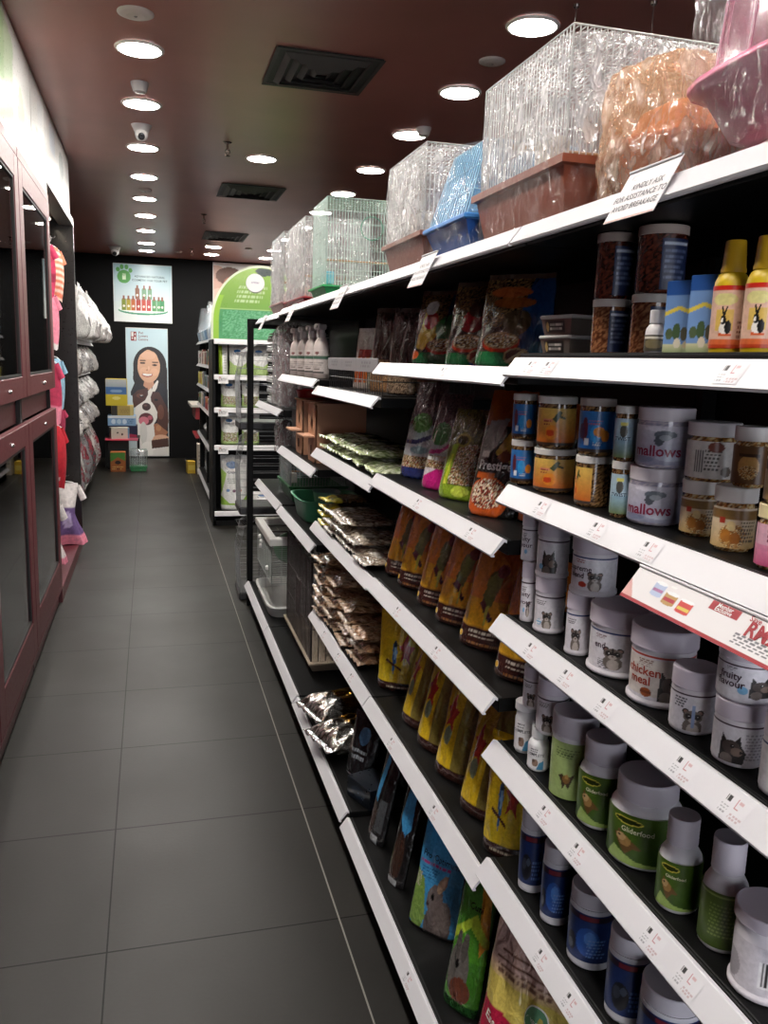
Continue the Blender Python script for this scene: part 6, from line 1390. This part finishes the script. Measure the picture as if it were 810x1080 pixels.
# aisle side of that gondola
t = thing('side_shelving', 'black shelving along the aisle behind the green display', 'shelving', (.85, 9.6, 0))
Tm = Matrix.Translation((-.85, -9.6, 0))
MB().box(.98, 1.0, 8.30, 11.1, 0, 1.75, hx('121212')).move(Tm).build('back_panel', 'shelf', t)
for yy in (8.30, 9.68, 11.07): MB().box(.60, .98, yy, yy+.025, 0, 1.72, hx('101010')).move(Tm).build('upright', 'shelf', t)
MB().box(.64, .98, 8.33, 11.06, 0, .10, hx('0e0e0e')).move(Tm).build('kick_plate', 'shelf', t)
SZ = (.13, .62, .98, 1.22, 1.46, 1.72)
for z in SZ:
    MB().box(.585, .979, 8.327, 11.065, z-.02, z, hx('151515')).move(Tm).build('shelf', 'shelf', t)
    mb = MB(); v = [(.585, 0, z), (.560, 0, z-.03), (.564, 0, z-.034), (.584, 0, z-.008)]
    mb.add([(x, 8.33, q) for x, _, q in v]+[(x, 11.06, q) for x, _, q in v], [(0, 1, 5, 4), (1, 2, 6, 5), (2, 3, 7, 6), (3, 0, 4, 7), (3, 2, 1, 0), (4, 5, 6, 7)], hx('a9a8aa')); mb.move(Tm).build('price_rail', 'rail', t)
side_cols = [hx('c9b8a8'), hx('8a4a3a'), hx('d9d5cf'), hx('5a6a7a'), hx('b5894a'), hx('7a7f84'), hx('a33a34'), hx('3f5a48'), hx('c9c24a')]
k = 0
for z, zn in ((.98, 'third'), (1.22, 'fourth'), (1.46, 'fifth')):
    for yy in np.arange(8.45, 11.0, .26):
        c1, c2 = side_cols[R.randrange(9)], side_cols[R.randrange(9)]
        if abs(yy-9.7) < .08 or abs(yy-8.31) < .09: yy += .12
        carton('accessory_pack', 'small boxed accessory, %s shelf up behind the green display, %s from the arch' % (zn, ORD[int(round((yy-8.45)/.26)) % 12]), (.655, yy, z), -PI/2, R.uniform(.09, .13), .16, R.uniform(.12, .175), c1, [('r', .1, .55, .9, .85, c2), ('e', .5, .3, .3, .18, side_cols[R.randrange(9)]), ('r', 0, .92, 1, 1, hx('e0e0de'))], side=c1, cat='packaged accessory', group='boxed accessories behind the green display', n=16, m=20)
for i, yy in enumerate((8.62, 9.1, 9.45, 9.95, 10.4, 10.8)):
    t = thing('pet_carrier', 'clear pet carrier on top of the shelving, %s behind the green arch' % ORD[i], 'carrier', (.72, yy, 1.7212), 0, 'carriers on top behind the green display')
    hh = .30+.05*(i % 3); c = [hx('9fb5c2'), hx('b5bcc2'), hx('8fa5b8')][i % 3]
    mb = MB(); frustum(mb, .26, .24, 0, .30, .28, .10, hx('5f8ab0') if i == 2 else c); mb.build('base', 'plastic', t)
    mb = MB(); frustum(mb, .295, .275, .102, .22, .2, hh, hx('d5dade')); mb.build('cover', 'film_clear', t)
    mb = MB(); mb.tube([(-.03, -.05, hh), (-.03, -.04, hh+.03), (-.03, .04, hh+.03), (-.03, .05, hh)], .007, hx('c9ced2'), 8); mb.build('handle', 'plastic', t)
for i, (yy, hh) in enumerate(((8.66, .40), (9.08, .44), (9.46, .42), (9.98, .44), (10.4, .40))):
    if i == 0:
        pouch('pet_food_bag', 'red and cream bag on the low shelf at the corner of the green display', 'bag', (.73, 8.56, .131), A(-60), .26, .14, .40, hx('a8323c'), [('p', [(0, .1), (.3, .5), (.9, .6), (1, .2)], hx('e0d8c2')), ('p', [(0, .6), (.5, .8), (1, .7), (1, 1), (0, 1)], hx('d9cfae')), ('e', .6, .3, .2, .12, hx('7a2a30'))], lean=.15, seed=601, seal=hx('d9cfae'), wr=.5, group='bags and cages on the low far shelf')
    else:
        cage('wire_cage', 'grey wire cage low behind the green display, %s after the red bag' % ORD[i-1], (.76, yy, .131), .26, .34, hh, .07, hx('8a8f92'), hx('b5b8ba'), film='film_thin', sp=.028, seed=610+i, perch=False, amp=.004, group='bags and cages on the low far shelf', wr=.0016)
for i, (yy, c) in enumerate(((8.6, hx('c9cdd2')), (8.95, hx('9aa5ad')), (9.4, hx('d5d5d2')), (9.95, hx('b8c2c8')), (10.4, hx('cfd2d2')))):
    packet('cushion_pack', 'film packed pale pet cushion, %s on its low shelf behind the green arch' % ORD[i], 'packaged cushion', (.76, yy, .621), -PI/2, .28, .3, .16, c, [('e', .5, .5, .3, .2, c*.8)], 'film packed cushions', seed=640+i)
# little counter at the end
t = thing('service_counter', 'white topped counter with a red front at the far end of the aisle', 'counter', (.80, 12.2, 0))
MB().box(-.28, .5, -.5, .5, .86, .90, hx('d9d2c6'), .004).build('counter_top', 'gloss', t)
MB().box(-.22, .5, -.46, .46, .70, .86, hx('a82c34'), .003).build('red_front', 'lacquer', t)
MB().box(-.12, .5, -.44, .44, .0, .70, hx('6f665f'), .003).build('cabinet_body', 'matte', t)
MB().box(-.22, -.12, -.46, .46, .44, .47, hx('b5323a'), .002).build('ledge', 'lacquer', t)
carton('storage_box', 'yellow box on the floor before the white topped counter', (.50, 11.5, 0), .1, .10, .16, .16, hx('c9a52c'), [('r', .1, .3, .9, .7, hx('d9c25a'))], side=hx('c9a52c'))
carton('storage_box', 'pale carton on the floor before the white topped counter', (.66, 11.42, 0), 0, .16, .2, .40, hx('c2b8a8'), [('l', .1, .3, .9, .8, 4, hx('8a7f74'))], side=hx('c2b8a8'))

# ------------------------------------------------------------------ left rack beyond the niche
t = thing('stock_rack', 'black wall rack of packed pet cushions beyond the clothes niche', 'shelving', (-.9, 9.1, 0))
Tm = Matrix.Translation((.9, -9.1, 0))
MB().box(-1.23, -1.21, 7.3, 10.9, 0, 1.75, hx('121212')).move(Tm).build('back_panel', 'shelf', t)
for yy in (7.3, 8.5, 9.7, 10.87): MB().box(-1.21, -1.17, yy, yy+.03, 0, 1.75, hx('0f0f0f')).move(Tm).build('upright', 'shelf', t)
RZ = ((.25, -.64), (.80, -.68), (1.06, -.70), (1.34, -.70), (1.66, -.66))
for z, xf in RZ:
    MB().box(-1.168, xf-.02, 7.31, 10.89, z-.02, z, hx('161616')).move(Tm).build('shelf', 'shelf', t)
    mb = MB(); v = [(xf-.02, z), (xf, z-.035), (xf-.004, z-.038), (xf-.022, z-.01)]
    mb.add([(x, 7.31, q) for x, q in v]+[(x, 10.89, q) for x, q in v], [(0, 1, 5, 4), (1, 2, 6, 5), (2, 3, 7, 6), (3, 0, 4, 7), (3, 2, 1, 0), (4, 5, 6, 7)], RAILW); mb.move(Tm).build('price_rail', 'rail', t)
shade = [hx('b5b3b0'), hx('8a888a'), hx('d5d3d0'), hx('5f5c5e'), hx('a09a98'), hx('c9c2bd')]
for i, yy in enumerate((7.55, 7.9, 8.25, 8.62, 8.98, 9.34, 9.72, 10.1, 10.5)):
    c = shade[(i*2) % 6]
    pouch('packed_bed', 'large bagged pale pet bed on top of the wall rack, %s from the black panel' % ORD[i], 'packaged pet bed', (-.64, yy, 1.661), PI*.5, .31, .30+.05*(i % 3), .50-.045*(i % 3), c, [('n', 0, 0, 1, 1, 700+i, [c, c*.85, c*1.08]), ('e', .4, .5, .3, .2, hx('e6e4e2')), ('r', .55, .2, .8, .35, hx('6a6668'))], lean=.0, seed=700+i, group='bagged pet beds on the wall rack', wr=.9, neck=.8, seal=hx('d9d8d6'))
for z, zn, hh in ((1.341, 'second', .27), (1.061, 'third', .222), (.801, 'fourth', .20), (.251, 'lowest', .46)):
    for i, yy in enumerate((7.6, 8.0, 8.4, 8.85, 9.25, 9.65, 10.1, 10.5)):
        c = shade[R.randrange(6)]; c2 = hx('8a3a44') if (zn == 'lowest' and i % 2) else shade[R.randrange(6)]
        pouch('packed_clothes', 'clear bagged pet goods, %s shelf of the wall rack, %s from the black panel' % (zn, ORD[i]), 'packaged pet goods', (-.72, yy, z), PI*.5, .30, .20+.04*(i % 2), hh, c, [('n', 0, .05, 1, .95, 720+i, [c, c2, c*.8]), ('r', .2, .55, .7, .8, c2)], lean=-.05, seed=740+i, group='bagged pet goods on the %s shelf of the wall rack' % zn, wr=.9, neck=.8, nx=26, nv=30)

# ------------------------------------------------------------------ back wall: posters and stacked stock
def poster(name, lbl, x0, x1, z0, z1, base, ops, texts=(), n=120, m=200, y=YB-.012):
    t = thing(name, lbl, 'poster', ((x0+x1)/2, y, z0))
    w_, h_ = x1-x0, z1-z0
    MB().box(-w_/2, w_/2, 0, .012, 0, h_, hx('d9d9d6')).build('board', 'paper', t)
    U, V = np.meshgrid(np.linspace(0, 1, n), np.linspace(0, 1, m)); mb = MB()
    mb.grid(np.stack([(U-.5)*w_*.99, np.full(U.shape, -.0008), h_*(.005+.99*V)], -1), paint(U, V, base, ops), smooth=False)
    for s, size, u, v, col, *b in texts: mb.text(s, size, lambda x, yy, u=u, v=v: ((u-.5)*w_+x, -.002, v*h_+yy), col, b[0] if b else 0)
    mb.build('print', 'gloss', t)
    return t
GRN = hx('4f9a4a')
ops = [('g', 0, 1, hx('dfe6e6'), hx('9fc2cc')), ('g', 0, .35, hx('e3e8e6'), hx('cfdedc')), ('e', .18, .78, .115, .115, GRN), ('e', .08, .90, .035, .04, GRN), ('e', .145, .945, .033, .042, GRN), ('e', .225, .945, .033, .042, GRN), ('e', .29, .89, .035, .04, GRN), ('r', .15, .73, .21, .83, hx('cfe3c4')),
       ('e', .5, .20, .43, .075, hx('3f8f6a')), ('e', .5, .225, .43, .07, hx('e3ebe6'))]
def bt(u, v, w_, h_, c): return [('r', u-w_/2, v, u+w_/2, v+h_, c), ('e', u, v+h_, w_/2, .03, c), ('r', u-w_*.22, v+h_, u+w_*.22, v+h_+.07, hx('8a5a4a')), ('e', u, v+h_*.4, w_*.25, .02, hx('f0e6d8'))]
for u in (.40, .52, .62): ops += bt(u, .40, .075, .17, hx('8a5f4a') if u < .5 else hx('6f9a7a'))
for u, c in ((.17, hx('7a8a2a')), (.25, hx('a8982a')), (.33, hx('b5602a')), (.42, hx('a83a2c')), (.51, hx('b8432f')), (.60, hx('b03a3a')), (.69, hx('4f8f5a')), (.77, hx('5a9a6a')), (.83, hx('3f8a5a'))): ops += bt(u, .20, .075, .18, c)
poster('wall_poster', 'square pale poster of natural pet cosmetic bottles high on the black back wall', -.50, .325, 2.01, 2.835, hx('d5e0e0'), ops, [('ADVANCED NATURAL', .042, .62, .79, hx('3a4a48'), .01), ('COSMETIC FOR YOUR PET', .042, .62, .725, hx('3a4a48'), .01), ('PET', .035, .18, .80, GRN, .02)], n=150, m=150)
SK, HR, SWT = hx('d9ab8c'), hx('1c1613'), hx('1b1c22')
DB, DW = hx('4a2a20'), hx('e6e2dc')
def uv(*pts): return [((x-255)/340, (915-y)/1015) for x, y in pts]
def E_(x, y, rx, ry, c, a=0): return ('e', (x-255)/340, (915-y)/1015, rx/340, ry/1015, c)
ops = [('g', 0, 1, hx('d0dde0'), hx('b9d3dc')), E_(447, 190, 136, 150, HR), ('p', uv((312, 200), (306, 300), (318, 330), (286, 400), (286, 430), (420, 420), (520, 400), (590, 420), (588, 200)), HR),
       ('p', uv((290, 390), (330, 340), (560, 330), (592, 380), (592, 915), (540, 915), (400, 500), (290, 425)), SWT), ('p', uv((400, 300), (390, 350), (440, 390), (480, 340), (470, 300)), hx('c9967a')),
       E_(437, 195, 93, 130, SK), ('p', uv((345, 200), (352, 120), (400, 80), (430, 62), (400, 55), (340, 100), (325, 180)), HR), ('p', uv((430, 60), (500, 90), (532, 180), (534, 230), (556, 200), (540, 90), (470, 50)), HR),
       E_(400, 235, 36, 32, hx('e3b596')), E_(482, 240, 34, 30, hx('e3b596')), E_(437, 110, 60, 30, hx('e0b498')),
       E_(387, 170, 22, 7, hx('2a1a16')), E_(486, 184, 22, 7, hx('2a1a16')), E_(388, 150, 28, 5, hx('4a342c')), E_(490, 162, 28, 5, hx('4a342c')), E_(430, 225, 17, 8, hx('c08a70')), E_(437, 212, 8, 20, hx('e6ba9c')),
       E_(424, 262, 44, 18, hx('a84e4a')), E_(424, 260, 38, 11, WHITE), ('p', uv((376, 238), (380, 250), (424, 256), (470, 254), (474, 242), (430, 246)), SK),
       ('p', uv((330, 640), (345, 915), (598, 915), (598, 800), (480, 790), (475, 640)), DW), E_(410, 570, 95, 112, DW), ('p', uv((420, 400), (455, 365), (470, 470), (455, 560), (370, 560), (380, 480)), DW), ('p', uv((452, 400), (470, 350), (505, 303), (516, 312), (500, 370), (480, 400)), DW),
       ('p', uv((298, 430), (340, 388), (424, 366), (428, 420), (402, 466), (345, 505), (310, 530), (300, 480)), DB), ('p', uv((448, 440), (466, 395), (520, 400), (556, 470), (592, 540), (596, 640), (572, 730), (530, 700), (498, 640), (502, 560), (478, 508), (452, 475)), DB),
       E_(530, 560, 28, 60, hx('6a4030')), E_(360, 430, 30, 18, hx('6a4030')), E_(372, 435, 16, 8, hx('0d0a09')), E_(494, 462, 15, 9, hx('0d0a09')), E_(372, 428, 12, 3, DW),
       E_(412, 518, 36, 31, hx('3f2824')), E_(404, 508, 14, 8, hx('6a4c46')), E_(408, 618, 60, 50, hx('5f2c30')), E_(388, 632, 42, 34, hx('cf7684')), E_(440, 606, 20, 18, hx('b8606e')),
       E_(385, 730, 30, 90, hx('d5d2cc')), E_(420, 860, 60, 60, hx('f0ece6')), ('p', uv((470, 660), (500, 650), (560, 700), (590, 720), (560, 770), (480, 770)), hx('a06a4c')), E_(510, 690, 22, 26, hx('b8845f')), E_(530, 772, 66, 28, SK), E_(480, 790, 26, 16, SK), E_(540, 800, 50, 12, hx('c08f72')),
       ('p', uv((450, 790), (592, 770), (596, 840), (520, 850), (452, 858)), DB), E_(530, 890, 70, 34, DW),
       ('r', .12, .905, .25, .975, hx('8a2028')), ('r', .13, .937, .185, .97, hx('d9d9d6')), ('r', .195, .91, .24, .935, hx('d9d9d6')), ('e', .155, .925, .015, .008, hx('d9d9d6')), ('e', .22, .955, .015, .008, hx('d9d9d6'))]
poster('wall_poster', 'tall wall poster of a smiling long haired person with a spaniel dog', -.345, .255, .03, 1.93, hx('bcd3da'), ops, [('Pet', .05, .36, .962, hx('7a2a30'), .01), ('Lovers', .05, .41, .938, hx('7a2a30'), .01), ('Centre', .05, .41, .912, hx('7a2a30'), .01)], n=150, m=330)
poster('wall_mural', 'white wall picture with a dog paw in a hand, behind the green arch', .92, 2.6, 2.0, 2.93, hx('e0dcd8'), [('e', .02, .62, .13, .34, hx('c9a08f')), ('e', .14, .8, .12, .14, hx('6a4a3c')), ('e', .18, .68, .09, .12, hx('b5745a')), ('e', .05, .4, .1, .2, hx('d9b5a5'))], n=120, m=80)

def stock(name, lbl, x0, x1, y, z0, z1, base, ops, d=.3, rot=0.0, side=None, texts=()):
    return carton(name, lbl, ((x0+x1)/2, y, z0), rot, x1-x0, d, z1-z0, base, ops, side=base if side is None else side, texts=texts, group='stock stacked before the back wall', n=40, m=40)
t = thing('stock_table', 'low black table carrying the stacked boxes before the back wall', 'table', (-.38, 12.35, 0))
MB().box(-.24, .22, -.3, .3, .37, .40, hx('131313'), .002).build('table_top', 'matte', t)
for sx in (-.22, .20):
    for sy in (-.28, .28): MB().box(sx-.014, sx+.014, sy-.014, sy+.014, 0, .37, hx('131313')).build('leg', 'matte', t)
stock('stock_box', 'dark navy box at the bottom of the stack on the low black table', -.57, -.19, 12.40, .40, .56, hx('1c2040'), [('p', [(0, 0), (.5, .4), (1, .2), (1, 0)], hx('a82c50'))])
stock('stock_box', 'pale blue boxed aquarium kit in the stack before the back wall', -.58, -.21, 12.40, .561, .70, hx('7fa5c9'), [('r', 0, .75, 1, 1, hx('d9dfe2')), ('e', .2, .4, .08, .25, hx('c9dbe8')), ('e', .4, .4, .08, .25, hx('b5cfe0')), ('e', .6, .4, .08, .25, hx('c9dbe8')), ('l', .7, .2, .95, .7, 3, hx('4a6f98'))])
stock('stock_box', 'tan box between the pale blue box and the yellow box', -.53, -.24, 12.42, .701, .835, hx('a8924f'), [('r', 0, 0, .28, 1, hx('2c2a22')), ('l', .4, .2, .9, .7, 3, hx('8a763f')), ('r', .85, 0, 1, 1, hx('c9b87a'))])
stock('stock_box', 'yellow and blue box topmost of the stack before the back wall', -.60, -.32, 12.42, .836, 1.20, hx('c9b52c'), [('r', 0, .42, 1, .70, hx('3f6aa0')), ('g', .7, 1, hx('9aa5ad'), hx('c2c5c4')), ('e', .5, .28, .2, .06, hx('dfd27a')), ('e', .5, .55, .3, .06, hx('7fa0c4'))])
carton('pet_toy_box', 'white box with dark round eyes tilted in front of the stacked boxes', (-.42, 11.93, .415), .25, .24, .12, .15, hx('c9c3b4'), [('e', .35, .55, .05, .08, hx('2a2624')), ('e', .6, .4, .06, .1, hx('3a2c28')), ('r', .9, 0, 1, 1, hx('6a95b5'))], side=hx('b5afa0'), rx=.0)
t = thing('display_stand', 'red edged display tray in front of the stacked boxes', 'stand', (-.40, 11.93, 0))
MB().box(-.20, .22, -.12, .10, .395, .414, hx('c22c48'), .003).build('tray', 'lacquer', t)
MB().box(-.17, .10, -.04, .08, .0, .394, hx('171717'), .002).build('pedestal', 'matte', t)
MB().box(.10, .22, -.125, -.12, .40, .43, hx('e0708a'), .001).build('tray_lip', 'lacquer', t)
stock('pet_house_box', 'orange and green carton with a dark animal picture on the floor before the stack', -.53, -.34, 11.70, .0, .26, hx('a8602c'), [('p', [(0, .5), (0, 1), (1, 1), (1, .55), (.5, .75)], hx('4f8a34')), ('e', .5, .48, .2, .1, hx('2a1d18')), ('l', .1, .1, .9, .28, 2, hx('d9b56a')), ('e', .5, .15, .12, .08, hx('8a4a24'))], d=.16)
cage('small_animal_tank', 'clear wire topped tank with a bright green tray on the floor before the posters', (-.175, 11.72, 0), .22, .19, .29, .07, hx('2f9a55'), hx('b5c2bd'), film='film_clear', sp=.02, seed=801, amp=.002, perch=False)
